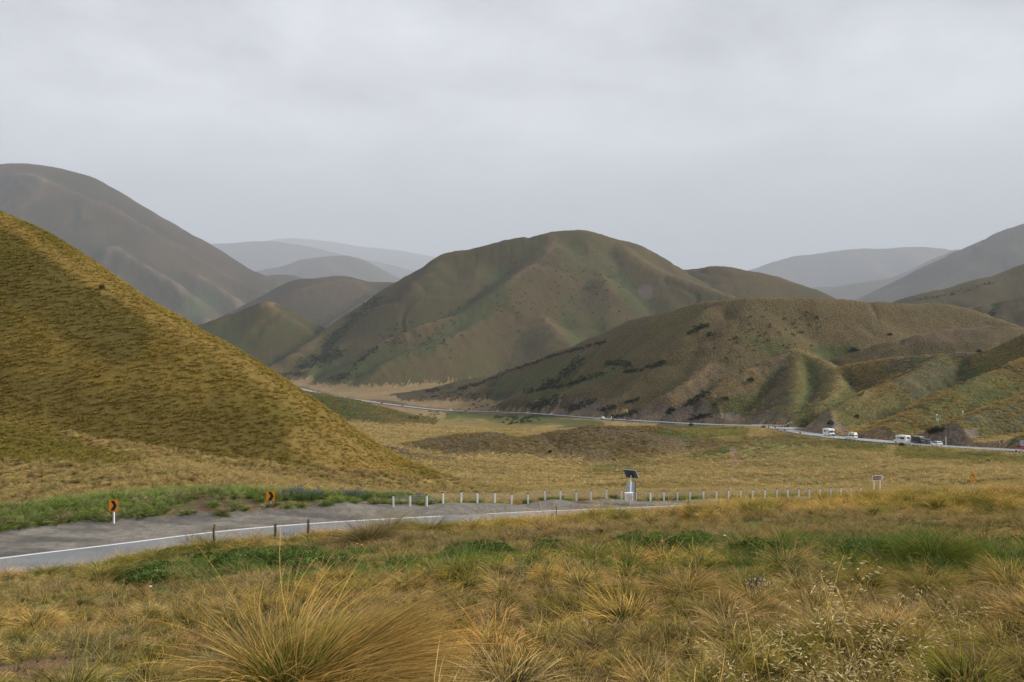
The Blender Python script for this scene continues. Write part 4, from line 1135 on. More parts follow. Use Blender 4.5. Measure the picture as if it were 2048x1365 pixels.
def grey_frame(px, ptop, d, w, label, board=True):
    X_ = (px - CX) / F * d; zb = gh(X_, d); r = empty('roadside_sign', (X_, d, zb)); tag(r, label, 'road sign')
    h = at(px, ptop, d)[2] - zb
    for sx in (-1, 1): MB().box((sx * w * .42, .05, h / 2), (.10, .08, h)).build('post', M_STEEL, r)
    MB().box((0, 0, h * .66), (w, .05, h * .62)).build('sign_board', M_GREYBACK, r, bevel=.01)
grey_frame(1567, 845.5, 468, 1.7, 'grey-backed sign frame beside the far pull-off')
grey_frame(2044, 880.5, 252, 1.3, 'grey-backed sign behind the red car at the right edge')
def weather_mast(px, py, ptop, label, arms=True):
    x, y, z = hit(px, py, 300)
    r = empty('instrument_mast', (x, y, z)); tag(r, label, 'mast')
    h = at(px, ptop, y)[2] - z
    MB().tube((0, 0, -.3), (0, 0, h), .07, .05, 8).build('pole', M_STEEL, r, smooth=True)
    if arms: MB().tube((.55, 0, -.3), (.55, 0, h * .82), .06, .05, 8).build('pole', M_STEEL, r, smooth=True)
    MB().tube((0, -.02, h - .3), (0, -.02, h + .35), .22, .2, 10).build('instrument_head', M_WHITE, r, smooth=True)
    if arms:
        MB().box((.7, 0, h - .25), (1.5, .06, .06)).build('cross_arm', M_STEEL, r)
        MB().box((1.15, 0, h - .55), (.4, .25, .25)).build('camera_box', M_POST, r, bevel=.02)
        MB().box((0, -.1, h * .68), (.4, .25, .5)).build('cabinet', M_WHITE, r, bevel=.02)
        MB().tube((1.4, 0, h - .25), (1.4, 0, h + .05), .1, .02, 8).build('vane', M_WHITE, r)
weather_mast(1873.5, 858, 831, 'twin-poled mast with white instruments and a cross arm on the hillside')
weather_mast(1925.5, 839, 824, 'single slim mast with a white head further up the slope', False)

# ------------------------------------------------------------------ vehicles (local +x is forward, wheels on z = 0)
def wheels(r, xs, w, rad, tw=.22):
    for x in xs:
        for sy in (-1, 1):
            y = sy * (w / 2 - tw / 2)
            t = MB().tube((x, y - tw / 2, rad), (x, y + tw / 2, rad), rad, rad, 20).build('wheel', M_TYRE, r, smooth=False)
            MB().tube((x, y + sy * tw * .5, rad), (x, y + sy * (tw * .5 + .012), rad), rad * .62, rad * .55, 16).build('rim', M_RIM, t)
def lamps(r, xf, xr, w, zf, zr, s=.18):
    for sy in (-1, 1):
        MB().box((xf, sy * (w / 2 - .22), zf), (.06, .3, s)).build('headlight', M_LAMP, r, bevel=.02)
        MB().box((xr, sy * (w / 2 - .14), zr), (.05, .16, s * 1.4)).build('tail_light', M_TAIL, r, bevel=.015)
def placed(name, px, lane, heading, poly=None):
    """put a vehicle on the far road at photograph column px; heading +1 drives right, -1 left"""
    q = offset_poly(ROAD2, -lane)
    pp = q[:, 0] / q[:, 1] * F + CX
    i = int(np.argmin(np.abs(pp - px) + (q[:, 1] > 1700) * 1e4)); i = min(max(i, 1), len(q) - 2)
    j = i + 1 if pp[i] > px else i - 1
    t = abs(pp[i] - px) / (abs(pp[i] - pp[j]) + 1e-9)
    p = q[i] * (1 - t) + q[j] * t
    tg = q[i - 1] - q[i + 1]                     # pointing right, toward the camera
    a = math.atan2(tg[1], tg[0]) + (0 if heading > 0 else math.pi)
    pitch = -math.atan2(tg[2], math.hypot(tg[0], tg[1])) * (1 if heading > 0 else -1)
    r = empty(name, (p[0], p[1], p[2] + .035)); r.rotation_euler = (0, pitch, a)
    return r
def motorhome(px, lane, heading, label, L=6.9, W=2.25, H=3.1, luton=True):
    r = placed('motorhome', px, lane, heading); tag(r, label, 'motorhome')
    zb = .42
    if luton:
        prof = [(-L / 2, zb), (L / 2 - 1.9, zb), (L / 2 - 1.9, 2.05), (L / 2 - .75, 2.15), (L / 2 - .55, 2.45), (L / 2 - .85, H - .1), (L / 2 - 1.5, H), (-L / 2 + .1, H), (-L / 2, H - .15)]
    else:
        prof = [(-L / 2, zb), (L / 2 - 1.6, zb), (L / 2 - 1.6, 2.2), (L / 2 - .95, 2.3), (L / 2 - 1.2, H - .15), (L / 2 - 1.7, H), (-L / 2 + .1, H), (-L / 2, H - .15)]
    b = MB().prism(prof, W).build('body', M_BODYW, r, bevel=.05)
    cab = [(L / 2 - 2.0, .45), (L / 2 - .1, .45), (L / 2, .62), (L / 2 - .02, 1.12), (L / 2 - .75, 1.38), (L / 2 - 1.45, 2.12), (L / 2 - 2.0, 2.12)]
    MB().prism(cab, W - .25).build('cab', M_BODYW, r, bevel=.05)
    # windscreen lies on the sloping line from (L/2-.75,1.38) to (L/2-1.45,2.12)
    ws = [(L / 2 - .80, 1.45), (L / 2 - .765, 1.47), (L / 2 - 1.36, 2.08), (L / 2 - 1.40, 2.06)]
    MB().prism([(a + .03, c) for a, c in ws], W - .5).build('windscreen', M_GLASS, r)
    for sy in (-1, 1):
        MB().prism([(L / 2 - 1.95, 1.4), (L / 2 - 1.0, 1.42), (L / 2 - 1.5, 2.0), (L / 2 - 1.95, 2.0)], .03, sy * (W / 2 - .12)).build('cab_window', M_GLASS, r)
        f = MB().box((-L * .20, sy * (W / 2 + .006), 2.0), (2.3 if not luton else 1.5, .03, .72)).build('window', M_TRIM, r, bevel=.01)
        MB().box((-L * .20, sy * (W / 2 + .024), 2.0), (2.15 if not luton else 1.36, .012, .60)).build('pane', M_GLASS, f)
        MB().box((L * .10, sy * (W / 2 + .006), 2.05), (.62, .03, .62)).build('window', M_GLASS, r, bevel=.01)
        MB().box((L * .27 - .35, sy * (W / 2 + .006), 1.45), (.58, .02, 1.75)).build('door', M_CREAM, r, bevel=.006)
        MB().box((-.4, sy * (W / 2 + .004), 1.15), (L * .62, .012, .12)).build('stripe', M_BODYS, r)
        MB().box((L / 2 - .95, sy * (W / 2 + .12), 1.55), (.1, .16, .38)).build('mirror', M_TRIM, r, bevel=.02)
        MB().box((-.35, sy * (W / 2 - .03), .52), (L * .5, .04, .22)).build('skirt', M_TRIM, r)
    MB().box((-L / 2 - .012, 0, 2.15), (.03, 1.3, .6)).build('rear_window', M_GLASS, r, bevel=.01)
    MB().box((L / 2 + .02, 0, .58), (.12, W - .3, .26)).build('bumper', M_TRIM, r, bevel=.03)
    MB().box((L / 2 + .006, 0, .92), (.03, 1.0, .24)).build('grille', M_TRIM, r)
    if luton: MB().box((L / 2 - .50, 0, 2.62), (.03, .01, .01)).box((L / 2 - .60, 0, 2.66), (.06, 1.1, .16)).build('overcab_window', M_GLASS, r)
    MB().box((-.6, 0, H + .07), (.9, .7, .14)).build('roof_vent', M_WHITE, r, bevel=.03)
    lamps(r, L / 2 - .01, -L / 2 - .01, W - .1, .95, .95)
    wheels(r, (L / 2 - 1.0, -L / 2 + 1.7), W - .1, .36)
    return r
motorhome(1658, 5.6, 1, 'white overcab motorhome coming towards the camera, leftmost of the big vehicles', L=6.6)
motorhome(1804, 2.2, -1, 'white coach-fronted motorhome driving left behind the dark round bush', L=6.4, luton=False, H=3.0)
def van(px, lane, heading, label):
    r = placed('campervan', px, lane, heading); tag(r, label, 'campervan')
    L, W = 4.9, 1.75
    prof = [(-L / 2, .4), (L / 2 - .12, .4), (L / 2, .6), (L / 2 - .03, 1.02), (L / 2 - .55, 1.25), (L / 2 - 1.0, 1.92), (L / 2 - 1.35, 2.0), (-L / 2 + .08, 2.0), (-L / 2, 1.8)]
    MB().prism(prof, W).build('body', M_CREAM, r, bevel=.05)
    MB().prism([(-L / 2 + .12, 1.98), (L / 2 - 1.3, 1.98), (L / 2 - 1.7, 2.5), (L / 2 - 2.1, 2.62), (-L / 2 + .3, 2.62), (-L / 2 + .14, 2.45)], W - .14).build('high_roof', M_CREAM, r, bevel=.05)
    MB().prism([(L / 2 - .55, 1.33), (L / 2 - .50, 1.30), (L / 2 - .90, 1.90), (L / 2 - .96, 1.90)], W - .25).build('windscreen', M_GLASS, r)
    for sy in (-1, 1):
        MB().prism([(L / 2 - .75, 1.3), (L / 2 - 1.05, 1.82), (L / 2 - 1.75, 1.82), (L / 2 - 1.75, 1.3)], .03, sy * (W / 2 + .004)).build('cab_window', M_GLASS, r)
        MB().box((-.35, sy * (W / 2 + .004), 1.57), (1.3, .03, .5)).build('window', M_GLASS, r, bevel=.01)
        MB().box((-1.72, sy * (W / 2 + .004), 1.57), (1.05, .03, .5)).build('window', M_GLASS, r, bevel=.01)
        MB().box((-.6, sy * (W / 2 - .05), 2.33), (.55, .03, .22)).build('roof_window', M_GLASS, r)
        MB().box((L / 2 - .75, sy * (W / 2 + .1), 1.35), (.08, .14, .22)).build('mirror', M_TRIM, r)
    MB().box((-L / 2 - .006, 0, 1.55), (.03, 1.35, .55)).build('rear_window', M_GLASS, r, bevel=.01)
    MB().box((-L / 2 + .16, 0, 2.32), (.03, .9, .22)).build('roof_window', M_GLASS, r)
    MB().box((-L / 2 - .05, 0, .5), (.14, W - .05, .22)).build('bumper', M_TRIM, r, bevel=.02)
    MB().box((-L / 2 - .01, 0, .85), (.02, .5, .12)).build('number_plate', M_WHITE, r)
    lamps(r, L / 2 - .02, -L / 2 - .01, W, .85, 1.0)
    wheels(r, (L / 2 - .9, -L / 2 + 1.0), W, .33, .2)
van(1702.5, 2.2, -1, 'cream high-roofed campervan driving away to the left')
def car(px, lane, heading, label, mat=M_BODYW, kind='hatch', s=1.0, parts=True):
    r = placed('car', px, lane, heading); tag(r, label, 'car'); r.scale = (s, s, s)
    L, W, H = (4.55, 1.85, 1.66) if kind == 'suv' else (4.3, 1.75, 1.48)
    z0 = .26
    low = [(-L / 2, z0 + .15), (-L / 2 + .1, z0), (L / 2 - .15, z0), (L / 2, z0 + .2), (L / 2 - .03, .72), (L / 2 - .25, .86), (L / 2 - 1.15, H * .62), (-L / 2 + .08, H * .66), (-L / 2 - .02, .75)]
    MB().prism(low, W).build('body', mat, r, bevel=.07)
    ca_x = (-L / 2 + .15) if kind == 'suv' else (-L / 2 + .35)
    cab = [(ca_x, H * .62), (L / 2 - 1.1, H * .60), (L / 2 - 1.95, H - .05), (L / 2 - 2.3, H), (ca_x + .75, H), (ca_x + .42, H - .06)]
    MB().prism(cab, W - .22).build('cabin', mat, r, bevel=.06)
    MB().prism([(L / 2 - 1.13, H * .66), (L / 2 - 1.08, H * .66), (L / 2 - 1.85, H - .09), (L / 2 - 1.90, H - .09)], W - .42).build('windscreen', M_GLASS, r)
    for sy in (-1, 1):
        MB().prism([(ca_x + .38, H * .66), (-.12, H * .65), (-.12, H - .12), (ca_x + .62, H - .13)], .03, sy * (W / 2 - .10)).build('side_window', M_GLASS, r)
        MB().prism([(-.06, H * .65), (L / 2 - 1.35, H * .65), (L / 2 - 1.92, H - .12), (-.06, H - .12)], .03, sy * (W / 2 - .10)).build('side_window', M_GLASS, r)
        MB().box((L / 2 - 1.45, sy * (W / 2 + .06), H * .66), (.16, .16, .12)).build('mirror', mat, r, bevel=.03)
    MB().prism([(ca_x + .06, H * .70), (ca_x + .02, H * .70), (ca_x + .36, H - .12), (ca_x + .40, H - .12)], W - .45).build('rear_window', M_GLASS, r)
    MB().box((-L / 2 - .01, 0, .45), (.1, W - .15, .2)).build('bumper', M_TRIM, r, bevel=.03)
    MB().box((L / 2 + .0, 0, .45), (.08, W - .25, .2)).build('bumper', M_TRIM, r, bevel=.03)
    lamps(r, L / 2 - .04, -L / 2 + .0, W, .70, .84, .13)
    wheels(r, (L / 2 - .85, -L / 2 + .82), W + .02, .34, .21)
    return r
car(1873.5, 2.2, -1, 'white sport utility car driving left under the big bare cut face', M_BODYW, 'suv')
car(2043, 2.2, -1, 'bright red car cut by the right edge', M_BODYR, 'suv', 1.0)
def box_trailer(px, lane, heading, label):
    r = placed('box_trailer', px, lane, heading); tag(r, label, 'trailer')
    L, W, H = 4.0, 2.1, 2.75
    MB().prism([(-L / 2, .5), (L / 2, .5), (L / 2, H - .45), (L / 2 - .3, H), (-L / 2, H)], W).build('body', M_BODYK, r, bevel=.04)
    MB().prism([(-L / 2, H + .005), (L / 2 - .32, H + .005), (L / 2 - .32, H + .04), (-L / 2, H + .04)], W - .02).build('roof', M_BODYS, r)
    MB().box((-L / 2 - .015, 0, 1.6), (.03, W - .2, 2.0)).build('door', M_BODYK, r, bevel=.005)
    MB().box((L / 2 + .5, 0, .5), (1.1, .1, .1)).build('drawbar', M_TRIM, r)
    for sy in (-1, 1): MB().box((-.2, sy * (W / 2 + .06), .78), (1.6, .2, .06)).build('mudguard', M_BODYS, r, bevel=.02)
    wheels(r, (-.6, .25), W + .1, .33, .2)
    for sy in (-1, 1): MB().box((-L / 2 - .02, sy * (W / 2 - .15), .8), (.05, .14, .2)).build('tail_light', M_TAIL, r)
def ute(px, lane, heading, label):
    r = placed('pickup_truck', px, lane, heading); tag(r, label, 'pickup')
    L, W = 4.8, 1.85
    low = [(-L / 2, .5), (L / 2 - .1, .5), (L / 2, .7), (L / 2 - .03, 1.05), (L / 2 - 1.15, 1.2), (-L / 2, 1.2)]
    MB().prism(low, W).build('body', M_BODYG, r, bevel=.05)
    MB().prism([(-.35, 1.18), (L / 2 - 1.1, 1.18), (L / 2 - 1.6, 1.78), (-.1, 1.85), (-.35, 1.85)], W - .15).build('cab', M_BODYG, r, bevel=.05)
    MB().prism([(L / 2 - 1.14, 1.28), (L / 2 - 1.10, 1.28), (L / 2 - 1.55, 1.76), (L / 2 - 1.6, 1.74)], W - .35).build('windscreen', M_GLASS, r)
    c = MB().box((-1.45, 0, 1.62), (1.9, W - .1, .86)).build('canopy', M_BODYG, r, bevel=.04)
    for sy in (-1, 1):
        f = MB().box((-1.45, sy * (W / 2 - .03), 1.66), (1.8, .03, .74)).build('frame', M_WHITE, c)
        MB().box((-1.45, sy * (W / 2 - .008), 1.66), (1.62, .02, .56)).build('window', M_GLASS, f)
        MB().prism([(-.25, 1.3), (L / 2 - 1.35, 1.3), (L / 2 - 1.68, 1.72), (-.25, 1.74)], .03, sy * (W / 2 - .065)).build('side_window', M_GLASS, r)
        MB().box((L / 2 - 1.35, sy * (W / 2 + .08), 1.3), (.14, .18, .16)).build('mirror', M_TRIM, r)
    MB().box((L / 2 + .03, 0, .62), (.12, W - .1, .24)).build('bumper', M_BODYS, r, bevel=.03)
    lamps(r, L / 2 - .02, -L / 2 - .01, W, .92, .95)
    wheels(r, (L / 2 - .9, -L / 2 + 1.05), W + .02, .38, .24)
box_trailer(1836.5, 5.6, 1, 'tall black box trailer behind the grey pickup')
ute(1855.5, 5.6, 1, 'dark grey pickup with a white-framed canopy towing the black trailer')
for (px, ln, hd, lb, mt) in ((1204.5, 2.2, -1, 'small white far car just left of the white barrier', M_BODYW), (1103, 2.2, -1, 'small white far car above the lower bushes, second from the barrier', M_BODYW),
        (1055, 2.2, -1, 'small white far car by the toe of the dark shrubs', M_BODYW), (996, 5.6, 1, 'small silver far car passing the bare earth swell', M_BODYS),
        (900.5, 2.2, -1, 'small white far car near the middle of the straight', M_BODYW), (1236, 5.6, 1, 'dark far car right of the small white post, left of two', M_BODYK),
        (1257, 5.6, 1, 'dark blue far car at the left end of the white barrier', M_BODYB), (805, 2.2, -1, 'small green-grey far car left of the straight', M_BODYG),
        (764, 2.2, -1, 'dark distant car following a white one', M_BODYK), (748, 2.2, -1, 'tiny white distant car ahead of a dark one', M_BODYW),
        (690, 5.6, 1, 'tiny distant silver car beyond the green mound', M_BODYS), (583, 5.6, 1, 'tiny white car near the far end of the road, right of two', M_BODYW),
        (563, 5.6, 1, 'tiny white car near the far end of the road, left of two', M_BODYW)):
    car(px, ln, hd, lb, mt, 'suv' if px in (1204.5, 900.5) else 'hatch')
# ------------------------------------------------------------------ vegetation
def grass_mat(name, tip=None, base=None, transl=.30, inst=True, tipmix=(.30, .80)):
    m, nt, out = new_mat(name)
    t = N(nt, "ShaderNodeAttribute"); t.attribute_name = "t"
    rr = N(nt, "ShaderNodeAttribute"); rr.attribute_name = "r"
    k = map_range(nt, t.outputs['Fac'], tipmix[0], tipmix[1], 0, 1)
    if inst:
        a = N(nt, "ShaderNodeAttribute"); a.attribute_type = 'INSTANCER'; a.attribute_name = 'tint'
        b = N(nt, "ShaderNodeAttribute"); b.attribute_type = 'INSTANCER'; b.attribute_name = 'tbase'
        ca, cb = a.outputs['Color'], b.outputs['Color']
    else:
        a = N(nt, "ShaderNodeRGB"); a.outputs[0].default_value = (*tip, 1)
        b = N(nt, "ShaderNodeRGB"); b.outputs[0].default_value = (*base, 1)
        ca, cb = a.outputs[0], b.outputs[0]
    mx = N(nt, "ShaderNodeMix", data_type='RGBA')
    nt.links.new(k.outputs[0], mx.inputs['Factor']); nt.links.new(cb, mx.inputs['A']); nt.links.new(ca, mx.inputs['B'])
    v = map_range(nt, rr.outputs['Fac'], 0, 1, .65, 1.35)
    s_ = N(nt, "ShaderNodeVectorMath", operation='SCALE')
    nt.links.new(mx.outputs['Result'], s_.inputs[0]); nt.links.new(v.outputs[0], s_.inputs['Scale'])
    d = N(nt, "ShaderNodeBsdfDiffuse"); tr = N(nt, "ShaderNodeBsdfTranslucent")
    ms = N(nt, "ShaderNodeMixShader"); ms.inputs[0].default_value = transl
    nt.links.new(s_.outputs[0], d.inputs[0]); nt.links.new(s_.outputs[0], tr.inputs[0])
    nt.links.new(d.outputs[0], ms.inputs[1]); nt.links.new(tr.outputs[0], ms.inputs[2])
    nt.links.new(ms.outputs[0], out.inputs['Surface'])
    return m
G_INST = grass_mat('tussock_blades')

def blades(nb, r0, L, Lv, lean0, lean1, droop, w, seg, rg, wind=(0, 0), az_bias=None, curl=0.0):
    """nb ribbons growing from a disc; returns verts (n,3), faces, t, r"""
    ph = rg.uniform(0, 2 * math.pi, nb)
    if az_bias is not None:
        ph = az_bias[0] + rg.normal(0, az_bias[1], nb)
    rad = r0 * np.sqrt(rg.uniform(0, 1, nb))
    k = rad / max(r0, 1e-6)
    th = lean0 + (lean1 - lean0) * np.clip(k * .7 + rg.uniform(0, .5, nb), 0, 1)      # from the vertical
    ln = L * (1 + rg.normal(0, Lv, nb)).clip(.35, 1.6)
    root = np.stack([np.cos(ph) * rad, np.sin(ph) * rad, np.full(nb, -.03)], 1)
    dirh = np.stack([np.cos(ph + rg.normal(0, .35, nb)), np.sin(ph + rg.normal(0, .35, nb))], 1)
    perp = rg.normal(0, 1, (nb, 3)); perp[:, 2] *= .3
    S = seg + 1
    P_ = np.zeros((nb, S, 3)); P_[:, 0] = root
    ang = th.copy(); dd = droop * rg.uniform(.5, 1.5, nb)
    hd = dirh.copy()
    for s in range(1, S):
        hd = hd + np.array(wind) * .35 + rg.normal(0, curl, (nb, 2)); hd /= np.linalg.norm(hd, axis=1)[:, None]
        step = ln / seg
        P_[:, s, 0] = P_[:, s - 1, 0] + np.sin(ang) * hd[:, 0] * step
        P_[:, s, 1] = P_[:, s - 1, 1] + np.sin(ang) * hd[:, 1] * step
        P_[:, s, 2] = P_[:, s - 1, 2] + np.cos(ang) * step
        ang = ang + dd / seg
    T = P_[:, 1] - P_[:, 0]
    sd = np.cross(T, perp); sd /= np.linalg.norm(sd, axis=1)[:, None] + 1e-9
    ww = w * rg.uniform(.6, 1.3, nb)
    V = []; Tt = []
    for s in range(seg):
        f = 1 - (s / seg) ** 2 * .7
        V.append(P_[:, s] - sd * (ww * f / 2)[:, None]); V.append(P_[:, s] + sd * (ww * f / 2)[:, None]); Tt += [s / seg] * 2
    V.append(P_[:, seg]); Tt.append(1.0)
    nv = 2 * seg + 1
    V = np.stack(V, 1).reshape(-1, 3)
    fl = []
    base = np.arange(nb) * nv
    quads = np.concatenate([np.stack([base + 2 * s, base + 2 * s + 1, base + 2 * s + 3, base + 2 * s + 2], 1) for s in range(seg - 1)]) if seg > 1 else np.zeros((0, 4), int)
    tris = np.stack([base + 2 * (seg - 1), base + 2 * (seg - 1) + 1, base + 2 * seg], 1)
    return V, quads, tris, np.tile(np.array(Tt), nb), np.repeat(rg.uniform(0, 1, nb), nv)
def blade_mesh(name, parts, mat):
    V = []; Q = []; T = []; tt = []; rr = []; o = 0
    for (v, q, t, a, b) in parts:
        V.append(v); Q.append(q + o); T.append(t + o); tt.append(a); rr.append(b); o += len(v)
    V = np.concatenate(V); Q = np.concatenate(Q); T = np.concatenate(T)
    me = bpy.data.meshes.new(name)
    me.vertices.add(len(V)); me.vertices.foreach_set('co', V.ravel())
    li = np.concatenate([Q.ravel(), T.ravel()]).astype(np.int32)
    me.loops.add(len(li)); me.loops.foreach_set('vertex_index', li)
    ls = np.concatenate([np.arange(len(Q)) * 4, len(Q) * 4 + np.arange(len(T)) * 3]).astype(np.int32)
    me.polygons.add(len(ls)); me.polygons.foreach_set('loop_start', ls)
    me.update(calc_edges=True)
    for nme, arr in (('t', tt), ('r', rr)):
        at2 = me.attributes.new(nme, 'FLOAT', 'POINT'); at2.data.foreach_set('value', np.concatenate(arr).astype(np.float32))
    me.materials.append(mat)
    return me
rg = np.random.default_rng(11)
WIND = (.26, -.03)
def proto_coll(name, meshes):
    c = bpy.data.collections.new(name)
    for i, me in enumerate(meshes):
        o = bpy.data.objects.new('%s_%02d' % (name, i), me); c.objects.link(o)
    return c
# near tussocks: unit size is about 0.5 m tall
NEAR = [blade_mesh('near_tussock', [blades(350 + 60 * (i % 3), .13, .48, .20, .10, 1.30, 1.1 + .2 * (i % 2), .0066, 5, rg, WIND, curl=.09),
                                    blades(60, .10, .64, .2, .05, .8, 1.2, .0055, 5, rg, WIND, curl=.08)], G_INST) for i in range(7)]
C_NEAR = proto_coll('near_tussock', NEAR)
MID = [blade_mesh('mid_tussock', [blades(150, .13, .58, .22, .15, 1.25, .9, .024, 3, rg, WIND)], G_INST) for i in range(5)]
C_MID = proto_coll('mid_tussock', MID)
def goldup(b, k=.45): return (b[0], b[1], b[2], k + (1 - k) * b[3], b[4])
FAR = [blade_mesh('far_tussock', [goldup(blades(46, .14, .62, .22, .25, 1.35, .7, .055, 2, rg, (.3, 0)))], G_INST) for i in range(5)]
C_FAR = proto_coll('far_tussock', FAR)
TUFT = [blade_mesh('grass_tuft', [blades(80, .16, .17, .35, .05, .9, .8, .0062, 3, rg, WIND, curl=.1)], G_INST) for i in range(5)]
C_TUFT = proto_coll('grass_tuft', TUFT)
# leafy ground herbs: many small tilted leaves in a low cushion
def leaf_cushion(n, R_, H_, ls, rg, name, mat):
    ph = rg.uniform(0, 6.283, n); r = R_ * np.sqrt(rg.uniform(0, 1, n)); h = H_ * (1 - (r / R_) ** 2) * rg.uniform(.35, 1, n)
    c = np.stack([np.cos(ph) * r, np.sin(ph) * r, h], 1)
    a = rg.normal(0, 1, (n, 3)); a[:, 2] *= .5; a /= np.linalg.norm(a, axis=1)[:, None]
    b = np.cross(a, rg.normal(0, 1, (n, 3))); b /= np.linalg.norm(b, axis=1)[:, None]
    s = (ls * rg.uniform(.6, 1.3, n))[:, None]
    V = np.stack([c - a * s, c - b * s * .5, c + a * s, c + b * s * .5], 1).reshape(-1, 3)
    Q = np.arange(4 * n).reshape(-1, 4)
    return blade_mesh(name, [(V, Q, np.zeros((0, 3), int), np.repeat(np.clip(h / H_, 0, 1), 4), np.repeat(rg.uniform(0, 1, n), 4))], mat)
HERB = [leaf_cushion(420, .26, .16, .020, rg, 'herb_cushion', G_INST) for i in range(3)]
C_HERB = proto_coll('herb_cushion', HERB)
BUSHM = [leaf_cushion(520, .62, .95, .060, rg, 'shrub', G_INST) for i in range(4)]
C_BUSH = proto_coll('shrub', BUSHM)

def gn_scatter(name, label, cat, pts, scl, rot, idx, tint, tbase, coll):
    me = bpy.data.meshes.new(name)
    n = len(pts)
    me.vertices.add(n); me.vertices.foreach_set('co', np.asarray(pts, float).ravel())
    for an, ty, dat, key in (('scl', 'FLOAT_VECTOR', scl, 'vector'), ('rot', 'FLOAT_VECTOR', rot, 'vector'), ('idx', 'INT', idx, 'value'), ('tint', 'FLOAT_COLOR', tint, 'color'), ('tbase', 'FLOAT_COLOR', tbase, 'color')):
        a = me.attributes.new(an, ty, 'POINT')
        if ty == 'FLOAT_COLOR': dat = np.concatenate([dat, np.ones((n, 1))], 1)
        a.data.foreach_set(key, np.ascontiguousarray(dat).ravel().astype(np.int32 if ty == 'INT' else np.float32))
    me.materials.append(G_INST)
    ob = bpy.data.objects.new(name, me); col.objects.link(ob)
    ng = bpy.data.node_groups.new(name + '_nodes', 'GeometryNodeTree')
    ng.interface.new_socket('Geometry', in_out='INPUT', socket_type='NodeSocketGeometry')
    ng.interface.new_socket('Geometry', in_out='OUTPUT', socket_type='NodeSocketGeometry')
    gi = ng.nodes.new('NodeGroupInput'); go = ng.nodes.new('NodeGroupOutput')
    mp = ng.nodes.new('GeometryNodeMeshToPoints'); ip = ng.nodes.new('GeometryNodeInstanceOnPoints')
    ci = ng.nodes.new('GeometryNodeCollectionInfo'); ci.inputs['Collection'].default_value = coll
    ci.inputs['Separate Children'].default_value = True; ci.inputs['Reset Children'].default_value = True
    ip.inputs['Pick Instance'].default_value = True
    def na(nm, ty):
        q = ng.nodes.new('GeometryNodeInputNamedAttribute'); q.data_type = ty; q.inputs['Name'].default_value = nm; return q.outputs['Attribute']
    ng.links.new(gi.outputs[0], mp.inputs['Mesh']); ng.links.new(mp.outputs[0], ip.inputs['Points'])
    ng.links.new(ci.outputs[0], ip.inputs['Instance']); ng.links.new(na('idx', 'INT'), ip.inputs['Instance Index'])
    ng.links.new(na('rot', 'FLOAT_VECTOR'), ip.inputs['Rotation']); ng.links.new(na('scl', 'FLOAT_VECTOR'), ip.inputs['Scale'])
    ng.links.new(ip.outputs[0], go.inputs[0])
    md = ob.modifiers.new('scatter', 'NODES'); md.node_group = ng
    tag(ob, label, cat, kind='stuff')
    print(name, n)
    return ob

CX_, CY_ = GX[:-1, :-1], GY[:-1, :-1]
CELL = np.abs((GX[:-1, 1:] - GX[:-1, :-1]) * (GY[1:, :-1] - GY[:-1, :-1]))
CPX = PXG[:-1, :-1]
FRAME = ((CPX > -260) & (CPX < 2310) & (CY_ > 2.0)) | ((CY_ > -1.0) & (CY_ < 35) & (np.abs(CX_) < 14 + CY_ * .9))
CVIS = (VIS[:-1, :-1] | (CY_ < 4)) & FRAME
CS = GSURF[:-1, :-1]
def sample(rho, rg):
    n = rg.poisson(np.clip(rho * CELL, 0, 60))
    i, j = np.nonzero(n); c = n[i, j]
    i = np.repeat(i, c); j = np.repeat(j, c)
    a = rg.uniform(0, 1, len(i)); b = rg.uniform(0, 1, len(i))
    y = vs[i] + a * (vs[i + 1] - vs[i]); u = us[j] + b * (us[j + 1] - us[j])
    x = u * (y + U0)
    return x, y, ground_at(x, y), fid[i, j], COLR[i, j], i, j
def rotv(n, rg, tilt=.12):
    return np.stack([rg.normal(0, tilt, n), rg.normal(0, tilt, n), rg.uniform(0, 6.283, n) * .35], 1)
def jit(c, rg, n, amt=.12):
    return np.clip(c * (1 + rg.normal(0, amt, (n, 1))) * (1 + rg.normal(0, .05, (n, 3))), .01, .9)

# ---- hillside and valley tussocks
rho = np.zeros(fid.shape)
Yc = CY_
dens = 1.5 * np.clip(90 / np.maximum(Yc, 90), 0, 1) ** 1.15
isf = lambda *h: np.isin(fid, [HIDX[q] for q in h])
off = (CS == 0) & CVIS
nb_ = fbm(CX_ / 9, CY_ / 9, 3, 301)
rho = np.where(isf('ground') & (Yc > 45) & (Yc < 520), dens * (.45 + 1.1 * nb_) * np.where(Yc < 115, 1.6, 1), 0)
rho = np.where(isf('A'), 6.0 * sstep(.15, .45, nb_ + .15), rho)
rho = np.where(isf('M1', 'M2', 'M5'), .5 * sstep(.25, .6, nb_), rho)
rho = np.where(isf('M4', 'M3'), .22, rho)
rho = np.where(isf('G'), .42 * sstep(.40, .58, fbm(CX_ / 24, CY_ / 24, 3, 302)) + .05, rho)
rho = np.where(isf('P', 'Q'), .09 * sstep(.3, .6, nb_), rho)
vm = verge[:-1, :-1] & (gv[:-1, :-1] > .4)
vsoil = sl[:-1, :-1] > .45
rho = np.where(vm, 0, rho)
rho = np.where(gm_[:-1, :-1], 0, rho)
lum = COLR[:-1, :-1].mean(-1); scr = (np.abs(COLR[:-1, :-1, 0] / COLR[:-1, :-1, 2] - SCREE[0] / SCREE[2]) < .12) & isf('G', 'P', 'Q')
rho = np.where(scr | (Dr[:-1, :-1] < 6.5), 0, rho) * off
x, y, z, hid, cc, gi_, gj_ = sample(rho, rg)
n = len(x)
size = rg.uniform(.75, 1.25, n) * np.clip(.95 + (y - 150) / 420, .95, 1.7)
isA = hid == HIDX['A']
size = size * np.where(isA, .56, 1)
